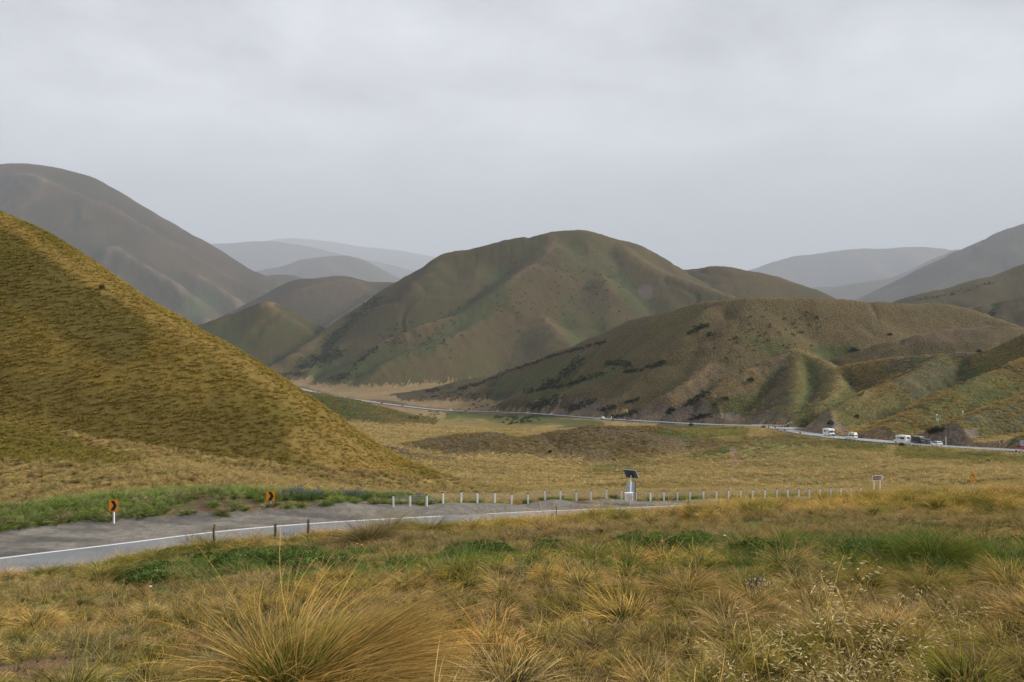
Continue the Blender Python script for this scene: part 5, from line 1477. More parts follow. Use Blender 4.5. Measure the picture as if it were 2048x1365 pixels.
greenness = np.clip((cc[:, 1] / cc[:, 0] - .72) * 2.2, 0, 1)[:, None]
tip = C3(.46, .345, .15) * (1 - greenness) + C3(.27, .23, .07) * greenness
tip = np.where(isA[:, None], cc * 2.9, tip)
tip = np.where(np.isin(hid, [HIDX[q] for q in ('G', 'P', 'Q')])[:, None], C3(.36, .25, .085), tip)
tip = np.where(np.isin(hid, [HIDX[q] for q in ('M1', 'M2', 'M3', 'M4')])[:, None], C3(.25, .18, .07), tip)
tip = jit(tip, rg, n, .16)
bs = np.where(isA[:, None], cc * 1.0, C3(.17, .13, .035))
bs = jit(np.broadcast_to(bs, (n, 3)), rg, n, .2)
scl3 = size[:, None] * np.array([1.0, 1.0, .92])
m_near = (y < 125) & ~(isA & (y > 70))
for msk, coll, nm, lb, k in ((m_near, C_MID, 'tussock_grass', 'golden tussock grass covering the left hillside and roadside flat', 5), (~m_near, C_FAR, 'tussock_grass', 'golden tussock clumps dotting the valley floor and slopes', 5)):
    c = int(msk.sum())
    gn_scatter(nm, lb, 'grass', np.stack([x, y, z], 1)[msk], scl3[msk], rotv(c, rg), rg.integers(0, k, c), tip[msk], bs[msk], coll)

# ---- verge grass beyond the near road (long green grass)
rho = np.where(vm & CVIS, np.where(vsoil, .8, np.where(CX_ > -5, .9, 7.0)), 0)
x, y, z, hid, cc, gi_, gj_ = sample(rho, rg); n = len(x)
tp = jit(np.broadcast_to(C3(.23, .27, .075), (n, 3)), rg, n, .2)
pale = rg.uniform(0, 1, n) < .22
tp[pale] = jit(np.broadcast_to(C3(.34, .28, .16), (int(pale.sum()), 3)), rg, int(pale.sum()), .1)
gn_scatter('verge_grass', 'long green grass on the verge beyond the near road', 'grass', np.stack([x, y, z], 1), np.stack([rg.uniform(.7, 1.2, n) * 1.0] * 2 + [rg.uniform(.8, 1.5, n) * .9], 1),
           rotv(n, rg), rg.integers(0, 5, n), tp, jit(np.broadcast_to(C3(.07, .12, .022), (n, 3)), rg, n, .2), C_MID)

# ---- foreground bank
TC = np.array([[*hit(a, b)[:2], c / F * hit(a, b)[1] / 2] for a, b, c in ((1870, 1122, 165), (1862, 1188, 115), (1190, 1130, 125), (1378, 1192, 110), (738, 1090, 135), (778, 1042, 100), (862, 1068, 100), (1116, 1216, 66), (1508, 1192, 115), (1618, 1222, 96), (2030, 1178, 110), (95, 1153, 74), (432, 1094, 80), (500, 1080, 90), (1992, 1028, 56), (1958, 1015, 90), (310, 1098, 74), (205, 1160, 90), (640, 1062, 60), (1248, 1330, 96), (1905, 1010, 60), (1735, 1000, 70), (1640, 1255, 120))])
def clear_of(x, y, k=.8):
    m = np.ones(len(x), bool)
    for (a, b, r_) in TC: m &= np.hypot(x - a, y - b) > r_ * k + .08
    return m
bk = isf('bank') & CVIS & (Yc < 33)
bx_, by_ = CX_, CY_
ppy = PYG[:-1, :-1]
nA = fbm(bx_ / 1.7, by_ / 1.7, 3, 401); nB = fbm(bx_ / 4.5, by_ / 3.2, 3, 402)
gband = sstep(1168, 1140, ppy) * sstep(1072, 1086, ppy) * sstep(.45, .60, nB + .10 * sstep(900, 1300, CPX) * 0 + .05)
soil = sstep(-1.4, -2.3, bx_ + (nA - .5) * 1.2) * sstep(11.5, 9.5, by_)
# tussocks
rho = np.where(bk, 7.0 * (1 - gband * .6) * (1 - soil * .9) * sstep(.22, .5, nA + .12), 0)
rho = np.where(bk & (by_ > 18), rho * 1.15, rho)
x, y, z, hid, cc, gi_, gj_ = sample(rho, rg)
# keep crowns apart: a point is dropped when an earlier one stands too near
kk = clear_of(x, y); cellsz = .34; seen = {}
for q in range(len(x)):
    if not kk[q]: continue
    a_, b_ = int(math.floor(x[q] / cellsz)), int(math.floor(y[q] / cellsz)); bad = False
    for i_ in (-1, 0, 1):
        for j_ in (-1, 0, 1):
            for w_ in seen.get((a_ + i_, b_ + j_), ()):
                if (x[w_] - x[q]) ** 2 + (y[w_] - y[q]) ** 2 < cellsz ** 2: bad = True
    if bad: kk[q] = False
    else: seen.setdefault((a_, b_), []).append(q)
x, y, z, hid, cc = x[kk], y[kk], z[kk], hid[kk], cc[kk]; n = len(x)
tn = fbm(x / 2.4, y / 2.4, 3, 403)
big = rg.uniform(0, 1, n) < np.where(y > 17, .30, .13)
size = np.where(big, rg.uniform(.68, .95, n), rg.uniform(.36, .66, n))
size = np.where((y > 17), size * 1.15, size)
midz = sstep(12.5, 14.5, y) * sstep(22, 18, y)
size = size * (1 - .38 * midz)
tA, tB, tD = C3(.74, .47, .13), C3(.66, .44, .17), C3(.40, .32, .06)
w1 = sstep(.35, .6, tn)[:, None]
tip = tA * (1 - w1) + tB * w1
dk = (rg.uniform(0, 1, n) < .34)[:, None]
tip = np.where(dk, tD, tip)
tip = tip * (1 - midz[:, None] * .6) + C3(.36, .26, .15) * midz[:, None] * .6
tip = tip
tip = jit(tip, rg, n, .14)
bs = np.where((dk | big[:, None]), C3(.040, .048, .008), C3(.085, .082, .016)); bs = jit(np.broadcast_to(bs, (n, 3)), rg, n, .2)
gn_scatter('tussock_grass', 'thick golden tussock grass over the foreground bank', 'grass', np.stack([x, y, z], 1), size[:, None] * np.array([1.0, 1.0, .95]) * np.ones((n, 3)),
           rotv(n, rg), rg.integers(0, 7, n), tip, bs, C_NEAR)
# fine tufts everywhere
rho = np.where(bk, 26.0 * np.clip(8 / np.maximum(by_, 8), .45, 1), 0)
x, y, z, hid, cc, gi_, gj_ = sample(rho, rg); n = len(x)
g_ = gband[gi_, gj_]; so = soil[gi_, gj_]
u_ = rg.uniform(0, 1, n)
tip = np.where((u_ < g_ * .9)[:, None], C3(.155, .18, .05), np.where((u_ > .62)[:, None], C3(.37, .265, .14), C3(.34, .245, .08)))
tip = np.where(((so > .5) & (rg.uniform(0, 1, n) < .5))[:, None], C3(.24, .23, .10), tip)
tip = jit(tip, rg, n, .15)
bs = np.where((u_ < g_ * .9)[:, None], C3(.055, .12, .02), C3(.10, .088, .03)); bs = jit(bs, rg, n, .2)
sz = rg.uniform(.55, 1.25, n) * (1 + .25 * g_)
keep = ~((so > .5) & (rg.uniform(0, 1, n) < .6))
gn_scatter('short_grass', 'short mixed grass between the foreground tussocks', 'grass', np.stack([x, y, z], 1)[keep], (sz[:, None] * np.ones((n, 3)))[keep],
           rotv(n, rg)[keep], rg.integers(0, 5, n)[keep], tip[keep], bs[keep], C_TUFT)
# leafy bright green patches
patches = [(300, 1145, 70, 14), (430, 1115, 110, 16), (560, 1115, 60, 14), (960, 1112, 62, 13), (1098, 1100, 24, 8), (1330, 1088, 90, 12), (1420, 1098, 60, 10), (1560, 1100, 90, 12), (1730, 1108, 60, 12), (1990, 1100, 50, 14), (300, 1160, 40, 8), (640, 1130, 60, 10)]
PX_, PY_, TT = [], [], []
for (a, b, c, d_) in patches:
    k = int(c * d_ * (.06 if a < 1200 else .022))
    ph = rg.uniform(0, 6.283, k); q = np.sqrt(rg.uniform(0, 1, k))
    PX_.append(a + np.cos(ph) * q * c); PY_.append(b + np.sin(ph) * q * d_)
H_ = hits(np.concatenate(PX_), np.concatenate(PY_)); n = len(H_)
sz = rg.uniform(.6, 1.2, n)
gn_scatter('ground_herbs', 'bright green leafy herbs in patches across the bank', 'ground cover', H_, sz[:, None] * np.array([1.2, 1.2, 1.0]) * np.ones((n, 3)), rotv(n, rg), rg.integers(0, 3, n),
           jit(np.broadcast_to(C3(.085, .130, .032), (n, 3)), rg, n, .3), jit(np.broadcast_to(C3(.035, .07, .015), (n, 3)), rg, n, .2), C_HERB)

# ---- dark shrubs in the hill gullies
bst = [([(1212, 684), (1160, 698), (1100, 714), (1050, 733), (997, 750)], 3.5, 260, 600), ([(997, 752), (960, 768), (920, 779)], 4.5, 120, 600), ([(880, 778), (855, 783)], 4, 30, 600),
       ([(1165, 716), (1140, 738), (1118, 758), (1090, 772)], 9, 170, 600), ([(1214, 728), (1260, 728)], 8, 90, 500), ([(1292, 735), (1328, 725)], 6, 60, 500), ([(1248, 744), (1284, 741)], 4, 40, 500),
       ([(1209, 746), (1150, 766), (1123, 773), (1050, 784)], 5.5, 170, 500), ([(1060, 820), (1085, 808), (1118, 797)], 11, 170, 500), ([(1132, 822), (1160, 812), (1190, 802)], 8, 110, 500),
       ([(1200, 822), (1230, 814)], 6, 50, 500), ([(1225, 836), (1255, 830), (1277, 820)], 6, 70, 450), ([(1378, 668), (1398, 658), (1414, 648)], 6, 60, 500), ([(1419, 669)], 5, 12, 500),
       ([(1372, 812), (1395, 797), (1415, 786)], 6, 90, 450), ([(1380, 838), (1418, 832)], 5, 60, 450), ([(1335, 826), (1350, 818)], 6, 30, 450), ([(1250, 806), (1280, 798)], 4, 24, 450),
       ([(646, 700), (690, 655), (730, 615), (757, 595)], 13, 420, 1300), ([(600, 735), (650, 715), (680, 705)], 14, 360, 1300), ([(684, 757), (720, 722), (757, 692)], 6, 120, 1200),
       ([(662, 760), (700, 752)], 8, 60, 1200), ([(515, 742), (560, 752), (611, 748)], 6, 130, 1000), ([(775, 690), (805, 650)], 20, 60, 1300), ([(355, 595), (395, 615), (430, 600)], 13, 120, 1500),
       ([(503, 605), (535, 592), (562, 578)], 5, 80, 1500), ([(992, 835), (1040, 838), (1082, 834)], 6, 60, 400), ([(1010, 848), (1060, 844)], 4, 24, 350), ([(1450, 800), (1455, 795)], 4, 10, 400),
       ([(820, 838), (1000, 806)], 10, 50, 400), ([(960, 790), (840, 795)], 8, 60, 700), ([(1500, 762)], 5, 12, 400), ([(1860, 866), (1885, 858)], 5, 26, 300), ([(1700, 702), (1720, 700)], 5, 20, 500), ([(1780, 670)], 4, 10, 500),
       ([(1830, 602), (1900, 590), (1990, 565)], 4, 60, 1300), ([(1985, 628)], 8, 20, 900), ([(880, 655), (840, 700)], 40, 60, 1000), ([(1000, 650), (1100, 560), (1250, 600)], 90, 170, 1000), ([(1450, 700), (1650, 640)], 60, 70, 500)]
PX_, PY_, DM = [], [], []
for (pl, r_, k, dm) in bst:
    pl = np.array(pl if len(pl) > 1 else [pl[0], (pl[0][0] + 1, pl[0][1])], float)
    s = np.r_[0, np.cumsum(np.hypot(*np.diff(pl, axis=0).T))]
    t = rg.uniform(0, s[-1], k)
    px = np.interp(t, s, pl[:, 0]) + rg.normal(0, r_ * .5, k) * 1.2; py = np.interp(t, s, pl[:, 1]) + rg.normal(0, r_ * .42, k)
    PX_ += list(px); PY_ += list(py); DM += [dm] * k
H_ = np.array([hit(a, b, c) for a, b, c in zip(PX_, PY_, DM)])
okd = (H_[:, 1] > np.array(DM)) & (H_[:, 1] < 3600)
H_ = H_[okd]; n = len(H_)
sz = rg.uniform(.8, 1.9, n) * np.clip((H_[:, 1] / 800) ** .6, .8, 3.2) * 1.25
lft = rg.uniform(0, 1, n) < .25
tp = np.where(lft[:, None], C3(.065, .09, .03), C3(.045, .054, .030)); 
gn_scatter('shrubland', 'dark matted shrubs filling the hill gullies', 'shrubs', H_, sz[:, None] * np.array([1.3, 1.3, .9]) * np.ones((n, 3)), rotv(n, rg), rg.integers(0, 4, n),
           jit(tp, rg, n, .2), jit(tp * .7, rg, n, .2), C_BUSH)

# ------------------------------------------------------------------ single plants
def mk(name, meshes_parts, mat, parent=None, loc=(0, 0, 0), rz=0.0, scale=(1, 1, 1)):
    me = blade_mesh(name, meshes_parts, mat)
    ob = bpy.data.objects.new(name, me); col.objects.link(ob)
    ob.location = loc; ob.rotation_euler = (0, 0, rz); ob.scale = scale
    if parent is not None: ob.parent = parent
    return ob
G_GOLD = grass_mat('gold_tussock_blades', (.50, .33, .12), (.17, .15, .03), inst=False)
G_GREEN = grass_mat('green_tussock_blades', (.15, .155, .028), (.05, .068, .010), inst=False)
G_OLIVE = grass_mat('olive_tussock_blades', (.34, .26, .07), (.09, .095, .015), inst=False)
G_BROWN = grass_mat('brown_tussock_blades', (.30, .21, .10), (.06, .06, .02), inst=False)
G_SEED = grass_mat('pale_seed_head', (.64, .54, .31), (.56, .46, .25), inst=False)
G_STALK = grass_mat('straw_stalk', (.52, .36, .10), (.40, .30, .07), inst=False)
G_LUP = grass_mat('lupin_flower', (.12, .11, .22), (.09, .085, .18), inst=False, transl=.15)
G_LEAF = grass_mat('leafy_green', (.09, .17, .03), (.05, .10, .02), inst=False)
G_DARK = grass_mat('dark_shrub_leaf', (.035, .045, .02), (.02, .026, .012), inst=False, transl=.1)
G_GREYB = grass_mat('grey_twig_leaf', (.16, .11, .085), (.10, .07, .055), inst=False, transl=.1)
tus = [  # px, py of the base, width px, height factor, material, label
 (1870, 1128, 180, .40, G_GREEN, 'big dark green drooping tussock dome at the right of the bank'),
 (1862, 1188, 115, .62, G_OLIVE, 'dark-centred round tussock below the big green dome'),
 (1190, 1130, 125, .50, G_OLIVE, 'wide lone olive tussock in the green band at mid bank'),
 (1378, 1192, 110, .75, G_GOLD, 'tall golden tussock right of the middle of the bank'),
 (738, 1090, 135, .60, G_BROWN, 'dark-based tussock by the road edge under the first barrier posts'),
 (778, 1042, 100, .48, G_OLIVE, 'dome tussock hiding the edge line left of the first barrier post'),
 (862, 1068, 100, .45, G_OLIVE, 'yellow-green flopped tussock beside the dark-based one'),
 (1116, 1216, 66, .75, G_BROWN, 'small very dark brown tussock in the lower middle'),
 (1508, 1192, 115, .55, G_OLIVE, 'broad tussock with a pale-flowered shrublet inside'),
 (1618, 1222, 96, .65, G_OLIVE, 'dark green tussock just left of the tall seed heads'),
 (2030, 1178, 110, .65, G_GOLD, 'golden tussock cut by the right edge, lower one'),
 (95, 1153, 74, .55, G_GREEN, 'green tussock standing at the road edge on the far left'),
 (432, 1094, 80, .75, G_OLIVE, 'olive tussock under the leftmost brown spike'),
 (500, 1080, 90, .6, G_GOLD, 'golden tussock between the two left brown spikes'),
 (1992, 1028, 56, .75, G_GREEN, 'compact green ball tussock high on the right of the bank'),
 (1958, 1015, 90, .6, G_OLIVE, 'large bushy tussock on the right skyline of the bank'),
 (310, 1098, 74, .55, G_OLIVE, 'rounded tussock overlapping the asphalt near the left sign'),
 (205, 1160, 90, .55, G_OLIVE, 'low tussock between the far-left green one and the herb patch'),
 (640, 1062, 60, .6, G_OLIVE, 'small tussock under the third brown spike'),
 (1248, 1330, 96, .6, G_OLIVE, 'green-hearted tussock at the bottom centre'),
 (1905, 1010, 60, .65, G_OLIVE, 'dark tussock below the amber diamond sign'),
 (1735, 1000, 70, .6, G_GOLD, 'golden tussock in front of the lookout sign posts'),
 (1640, 1255, 120, .5, G_GOLD, 'straw tussock behind the tall seed heads'),
]
for i, (px, py, w, hf, mt, lb) in enumerate(tus):
    x, y, z = hit(px, py)
    if y > 30: y = 21.3; x = (px - CX) / F * y; z = gh(x, y)
    R_ = w / F * y / 2
    rr_ = np.random.default_rng(50 + i)
    L_ = R_ * 1.25
    lean1 = 1.35
    nb = int(np.clip(800 * (R_ / .5), 350, 1500)) * (2 if w > 170 else 1)
    ps = [blades(nb, R_ * .28, L_ * (1 + .3 * (hf > .6)), .2, .08, lean1, 1.0 if mt is not G_GREEN else 1.9, .007, 6, rr_, (.28, 0), curl=.07)]
    ps.append(blades(nb // 4, R_ * .2, L_ * 1.25, .2, .05, .8, 1.3, .005, 6, rr_, (.35, 0), curl=.1))
    ob = mk('tussock', ps, mt, None, (x, y, z - .02), 0, (1, 1, .55 + hf * .55)); tag(ob, lb, 'tussock')
# the big tussock in the left foreground
x, y, z = hit(600, 1392); x0, y0 = (600 - CX) / F * 6.15, 6.15; z0 = gh(x0, y0)
root = empty('big_tussock', (x0, y0, z0)); tag(root, 'huge wind-swept golden tussock at the bottom left of centre', 'tussock')
r1 = np.random.default_rng(90)
mk('leaves', [blades(1500, .20, .90, .24, .08, 1.0, .75, .0062, 8, r1, (.42, 0.03), curl=.05),
              blades(1200, .22, 1.02, .24, .35, 1.25, .60, .0062, 8, r1, (.75, 0.02), az_bias=(0.05, .75), curl=.05),
              blades(420, .25, .8, .2, .5, 1.45, .55, .006, 7, r1, (.2, 0), curl=.08)],
   grass_mat('big_tussock_blades', (.60, .385, .13), (.085, .105, .016), inst=False, tipmix=(.32, .90)), root)
mk('dry_leaves', [blades(260, .24, .95, .2, .2, 1.2, .9, .006, 8, r1, (.5, 0), curl=.06)], grass_mat('rusty_blades', (.48, .27, .09), (.36, .15, .03), inst=False), root)
mk('flower_stalks', [blades(34, .18, 1.22, .12, .02, .5, .7, .005, 8, r1, (.25, 0), curl=.12)], G_STALK, root)

def spikelets(cen, dirs, ln, wd, rg_):
    """flat pointed husks hanging along stalks"""
    n = len(cen)
    d = dirs / (np.linalg.norm(dirs, axis=1)[:, None] + 1e-9)
    s = np.cross(d, rg_.normal(0, 1, (n, 3))); s /= np.linalg.norm(s, axis=1)[:, None] + 1e-9
    l = (ln * rg_.uniform(.7, 1.3, n))[:, None]; w_ = (wd * rg_.uniform(.7, 1.2, n))[:, None]
    V = np.stack([cen, cen + d * l * .4 + s * w_ / 2, cen + d * l, cen + d * l * .4 - s * w_ / 2], 1).reshape(-1, 3)
    return V, np.arange(4 * n).reshape(-1, 4), np.zeros((0, 3), int), np.tile([0., .4, 1., .4], n), np.repeat(rg_.uniform(.3, 1, n), 4)
def seed_grass(px, py, d, stalks, H, label, sp, seed, wide=.5, nsp=26):
    x0, y0 = (px - CX) / F * d, d; z0 = gh(x0, y0)
    root = empty('seeding_grass', (x0, y0, z0)); tag(root, label, 'grass plant')
    r1 = np.random.default_rng(seed)
    V = []; cen = []; dr = []
    st = []
    for i in range(stalks):
        a = r1.uniform(-math.pi, math.pi); l = H * r1.uniform(.55, 1.08); ln_ = r1.uniform(.02, .38) * wide / .5
        p = np.array([r1.normal(0, .10) * wide * 2, r1.normal(0, .12), -.02]); ang = ln_; pts = [p.copy()]
        for s in range(10):
            p = p + np.array([math.cos(a) * math.sin(ang), math.sin(a) * math.sin(ang) * .6, math.cos(ang)]) * l / 10
            ang += .07 + .05 * (s > 6); pts.append(p.copy())
        pts = np.array(pts); st.append(pts)
        for s in range(nsp):
            t = r1.uniform(.55, 1.0); k = t * 10; i0 = min(int(k), 9); b = pts[i0] + (pts[i0 + 1] - pts[i0]) * (k - i0)
            br = r1.normal(0, 1, 3) * np.array([1, .6, .4]); br /= np.linalg.norm(br); o = b + br * r1.uniform(.01, .14) * (1.25 - t) * 1.3
            cen.append(o); dr.append(br * .9 + np.array([.35, 0, -.25]))
    nv = []; q = []; tt = []; rr2 = []; o = 0
    for pts in st:
        w_ = .0035
        side = np.array([1, 0, 0.0])
        v = np.empty((2 * len(pts), 3)); v[0::2] = pts - side * w_ / 2; v[1::2] = pts + side * w_ / 2
        nv.append(v); q += [(o + 2 * k, o + 2 * k + 1, o + 2 * k + 3, o + 2 * k + 2) for k in range(len(pts) - 1)]
        tt.append(np.repeat(np.linspace(0, 1, len(pts)), 2)); rr2.append(np.full(2 * len(pts), r1.uniform())); o += len(v)
    mk('stalks', [(np.concatenate(nv), np.array(q), np.zeros((0, 3), int), np.concatenate(tt), np.concatenate(rr2))], G_STALK, root)
    mk('seed_heads', [spikelets(np.array(cen), np.array(dr), sp, sp * .2, r1)], G_SEED, root)
    mk('leaves', [blades(110, .12 * wide * 2, H * .36, .3, .1, 1.1, 1.1, .005, 6, r1, (.1, 0), curl=.1)], grass_mat('seeding_leaves', (.42, .33, .10), (.20, .19, .04), inst=False), root)
seed_grass(1690, 1440, 4.9, 17, 1.16, 'tall pale oat-like seed heads at the lower right, the highest clump', .034, 3, .55, 34)
seed_grass(1560, 1440, 4.7, 12, .80, 'pale drooping seed heads left of the highest clump', .032, 4, .6, 30)
seed_grass(1800, 1440, 5.0, 9, .55, 'low scattered seed heads right of the highest clump', .03, 5, .7, 22)
seed_grass(1940, 1330, 6.6, 6, .55, 'thin seed stalks near the lower right corner', .03, 6, .6, 16)

def golden_spikes(px, py, d, n, label, seed):
    """short grass with upright cat-tail like seed spikes"""
    x0, y0 = (px - CX) / F * d, d; z0 = gh(x0, y0)
    root = empty('spiked_grass', (x0, y0, z0)); tag(root, label, 'grass plant')
    r1 = np.random.default_rng(seed); mbs = []; st = []
    for i in range(n):
        ox, oy = r1.normal(0, .30), r1.normal(0, .28); oz = gh(x0 + ox, y0 + oy) - z0
        h = r1.uniform(.22, .42); lx, ly = r1.normal(.05, .07), r1.normal(0, .05)
        t0 = np.array([ox, oy, oz]); t1 = t0 + np.array([lx, ly, h]); t2 = t1 + np.array([lx * .6 + .012, ly * .3, .065])
        w_ = .0025
        for (a, b, ww, L_) in ((t0, t1, w_, st), (t1, t2, .0085, mbs)):
            m_ = (a + b) / 2; sx = np.array([1, 0, 0]) * ww / 2
            if L_ is st: L_.append(np.array([a - sx, a + sx, b + sx, b - sx]))
            else: L_.append(np.array([a, m_ + sx, b, m_ - sx])); L_.append(np.array([a, m_ + sx[[1, 0, 2]], b, m_ - sx[[1, 0, 2]]]))
    for nm, L_, mt in (('stalks', st, G_STALK), ('seed_spikes', mbs, grass_mat('golden_seed_spike', (.62, .40, .12), (.55, .34, .09), inst=False))):
        V = np.concatenate(L_); k = len(L_)
        mk(nm, [(V, np.arange(4 * k).reshape(-1, 4), np.zeros((0, 3), int), np.tile([0, .5, 1, .5], k), np.repeat(r1.uniform(0, 1, k), 4))], mt, root)
golden_spikes(330, 1290, 7.6, 46, 'golden seed spikes standing in the short grass, farther left', 21)
golden_spikes(430, 1330, 7.0, 40, 'golden seed spikes just left of the huge tussock', 22)
golden_spikes(500, 1370, 6.2, 34, 'golden seed spikes in front of the huge tussock', 23)
golden_spikes(200, 1250, 8.6, 34, 'golden seed spikes near the left edge', 24)
golden_spikes(640, 1360, 6.0, 16, 'few golden spikes among the huge tussock blades', 25)

def spike_stalk(px, py, ptop, d, bend, label, w=.028):
    x0, y0 = (px - CX) / F * d, d; z0 = gh(x0, y0); h = at(px, ptop, d)[2] - z0
    root = empty('flower_spike', (x0, y0, z0)); tag(root, label, 'dead flower spike')
    pts = [Vector((bend * math.sin(t * 2.4) * h * .12, 0, h * t)) for t in np.linspace(0, 1, 9)]
    MB().path(pts[:4], .012, 6).build('stem', M_WOODY, root)
    mb = MB(); r1 = random.Random(int(px))
    for k in range(3, 8):
        mb.tube(pts[k], pts[k + 1], w * (.8 if k == 3 else 1) * (1 - (k - 5) * .08), w * (1 - (k - 4) * .12) * (.35 if k == 7 else 1), 7)
    for k in range(70):
        t = r1.uniform(.36, .98); p = pts[0].lerp(pts[-1], t); p.x = bend * math.sin(t * 2.4) * h * .12
        a = r1.uniform(0, 6.28); o = Vector((math.cos(a), math.sin(a), 1.1)) * w * 1.7
        mb.tube(p, p + o, .008, .001, 3)
    mb.build('seed_spike', plain('brown_spike', (.10, .06, .025), .9, var=.4, scale=20), root)
spike_stalk(434, 1076, 1050, 21.5, -1, 'brown dead flower spike, leftmost of the three by the road')
spike_stalk(548, 1078, 1048, 21.5, .6, 'brown dead flower spike, middle of the three by the road')
spike_stalk(615, 1066, 1041, 21.5, .3, 'brown dead flower spike, rightmost of the three by the road')
spike_stalk(1378, 1030, 1002, 26, -.6, 'small dark dead spike against the cable barrier', .025)
spike_stalk(1112, 1040, 1012, 24, .2, 'thin dark stem right of the middle of the barrier', .012)
spike_stalk(806, 1180, 1134, 13, -.8, 'short dark dead stem behind the huge tussock', .012)

def bush(px, py, rpx, label, name='shrub', mat=None, d=None, dmin=3, flat=.9, n=900, twig=True, up=0.0):
    if d is None: x, y, z = hit(px, py, dmin)
    else: y = d; x = (px - CX) / F * y; z = gh(x, y)
    R_ = rpx / F * y
    r1 = np.random.default_rng(int(px * 7 + py))
    root = empty(name, (x, y, z)); tag(root, label, 'shrub')
    ph = r1.uniform(0, 6.283, n); ct = r1.uniform(-.35, 1, n); st_ = np.sqrt(1 - ct * ct)
    lump = 1 + .22 * np.sin(ph * 3 + ct * 4) + .12 * np.sin(ph * 7 - ct * 5)
    q = R_ * lump * r1.uniform(.45, 1.0, n) ** .5
    c = np.stack([np.cos(ph) * st_ * q, np.sin(ph) * st_ * q, (ct * q * flat + R_ * flat * .55)], 1)
    a = r1.normal(0, 1, (n, 3)); a /= np.linalg.norm(a, axis=1)[:, None]
    b = np.cross(a, r1.normal(0, 1, (n, 3))); b /= np.linalg.norm(b, axis=1)[:, None]
    s = (R_ * .11 * r1.uniform(.6, 1.3, n))[:, None]
    V = np.stack([c - a * s, c - b * s * .5, c + a * s, c + b * s * .5], 1).reshape(-1, 3)
    mk('foliage', [(V, np.arange(4 * n).reshape(-1, 4), np.zeros((0, 3), int), np.repeat(r1.uniform(0, 1, n), 4), np.repeat(r1.uniform(0, 1, n), 4))], mat or G_DARK, root)
    mb = MB()
    for k in range(9):
        a_ = r1.uniform(0, 6.28); e = Vector((math.cos(a_) * R_ * .6, math.sin(a_) * R_ * .6, R_ * flat * r1.uniform(.6, 1.2)))
        mb.tube((0, 0, -.05), e * .5, R_ * .05, R_ * .03, 5); mb.tube(e * .5, e, R_ * .03, R_ * .008, 5)
    mb.build('branches', M_WOODY, root)
    return root
bush(1803, 893, 5.0, 'dark ball-shaped shrub hiding the wheels of a motorhome', dmin=200)
bush(1661, 851, 6.5, 'dark shrub on top of the bare cut face', dmin=300)
bush(1714, 836, 4.5, 'small dark shrub on the slope above the campervan', dmin=300)
bush(1382, 853, 4.5, 'dark round shrub below the far white barrier', dmin=350)
bush(1527, 856.5, 5.0, 'dark shrub at the left end of the chevron bend', dmin=350, flat=.5)
bush(1958, 706, 4.5, 'small dark shrub on the crest of the near right hill', dmin=300)
bush(1976, 925, 4.0, 'small dark shrub on the green slope at far right', dmin=150)
bush(1100, 906, 4.0, 'single dark shrub on the broad mound', dmin=200)
bush(204, 580, 5.5, 'single dark shrub high on the golden left hillside', dmin=60, flat=1.1)
bush(1792, 975, 14, 'grey-green shrub right of the lookout sign', mat=grass_mat('grey_green_leaf', (.13, .13, .065), (.08, .085, .04), inst=False), d=70, flat=.6)
bush(1502, 763, 5.0, 'dark shrub on the left flank of the pointed hill', dmin=400)
bush(1429, 812, 3.5, 'small round shrub low on the pointed hill', dmin=400)
# twiggy grey shrublets by the road
def twigs(px, py, wpx, hpx, label, n=60, mat=None, d=None, flowers=None):
    x, y, z = hit(px, py) if d is None else ((px - CX) / F * d, d, gh((px - CX) / F * d, d))
    root = empty('twiggy_shrub', (x, y, z)); tag(root, label, 'shrub')
    r1 = random.Random(int(px)); W_ = wpx / F * y / 2; H2 = hpx / F * y; mb = MB(); tips = []
    for k in range(n):
        b = Vector((r1.uniform(-.7, .7) * W_, r1.uniform(-.5, .5) * W_, 0)); p = b; dv = Vector((r1.uniform(-.8, .8), r1.uniform(-.8, .8), 1)).normalized()
        for s in range(4):
            dv = (dv + Vector((r1.uniform(-.5, .5), r1.uniform(-.5, .5), r1.uniform(-.1, .4)))).normalized()
            q = p + dv * H2 / 3.6 * r1.uniform(.5, 1.1); mb.tube(p, q, .006, .004, 4); p = q; tips.append(p)
    mb.build('twigs', mat or M_WOODY, root)
    if tips:
        c = np.array([list(t) for t in tips]); c = c + np.random.default_rng(1).normal(0, .02, c.shape)
        mk('leaves', [spikelets(c, np.random.default_rng(2).normal(0, 1, c.shape), .03 if flowers is None else .028, .016, np.random.default_rng(3))], flowers or G_GREYB, root)
twigs(392, 1086, 60, 22, 'leafless purplish-brown shrublet at the asphalt edge, left one', 70)
twigs(572, 1080, 56, 20, 'leafless purplish-brown shrublet beside the middle spike', 60)
twigs(1905, 1003, 40, 16, 'dark twiggy shrublet under the amber diamond sign', 60)
twigs(1510, 1190, 46, 38, 'small shrublet with pale flowers in front of a broad tussock', 60, G_STALK and M_WOODY, None, grass_mat('cream_flower', (.55, .52, .36), (.35, .36, .2), inst=False))

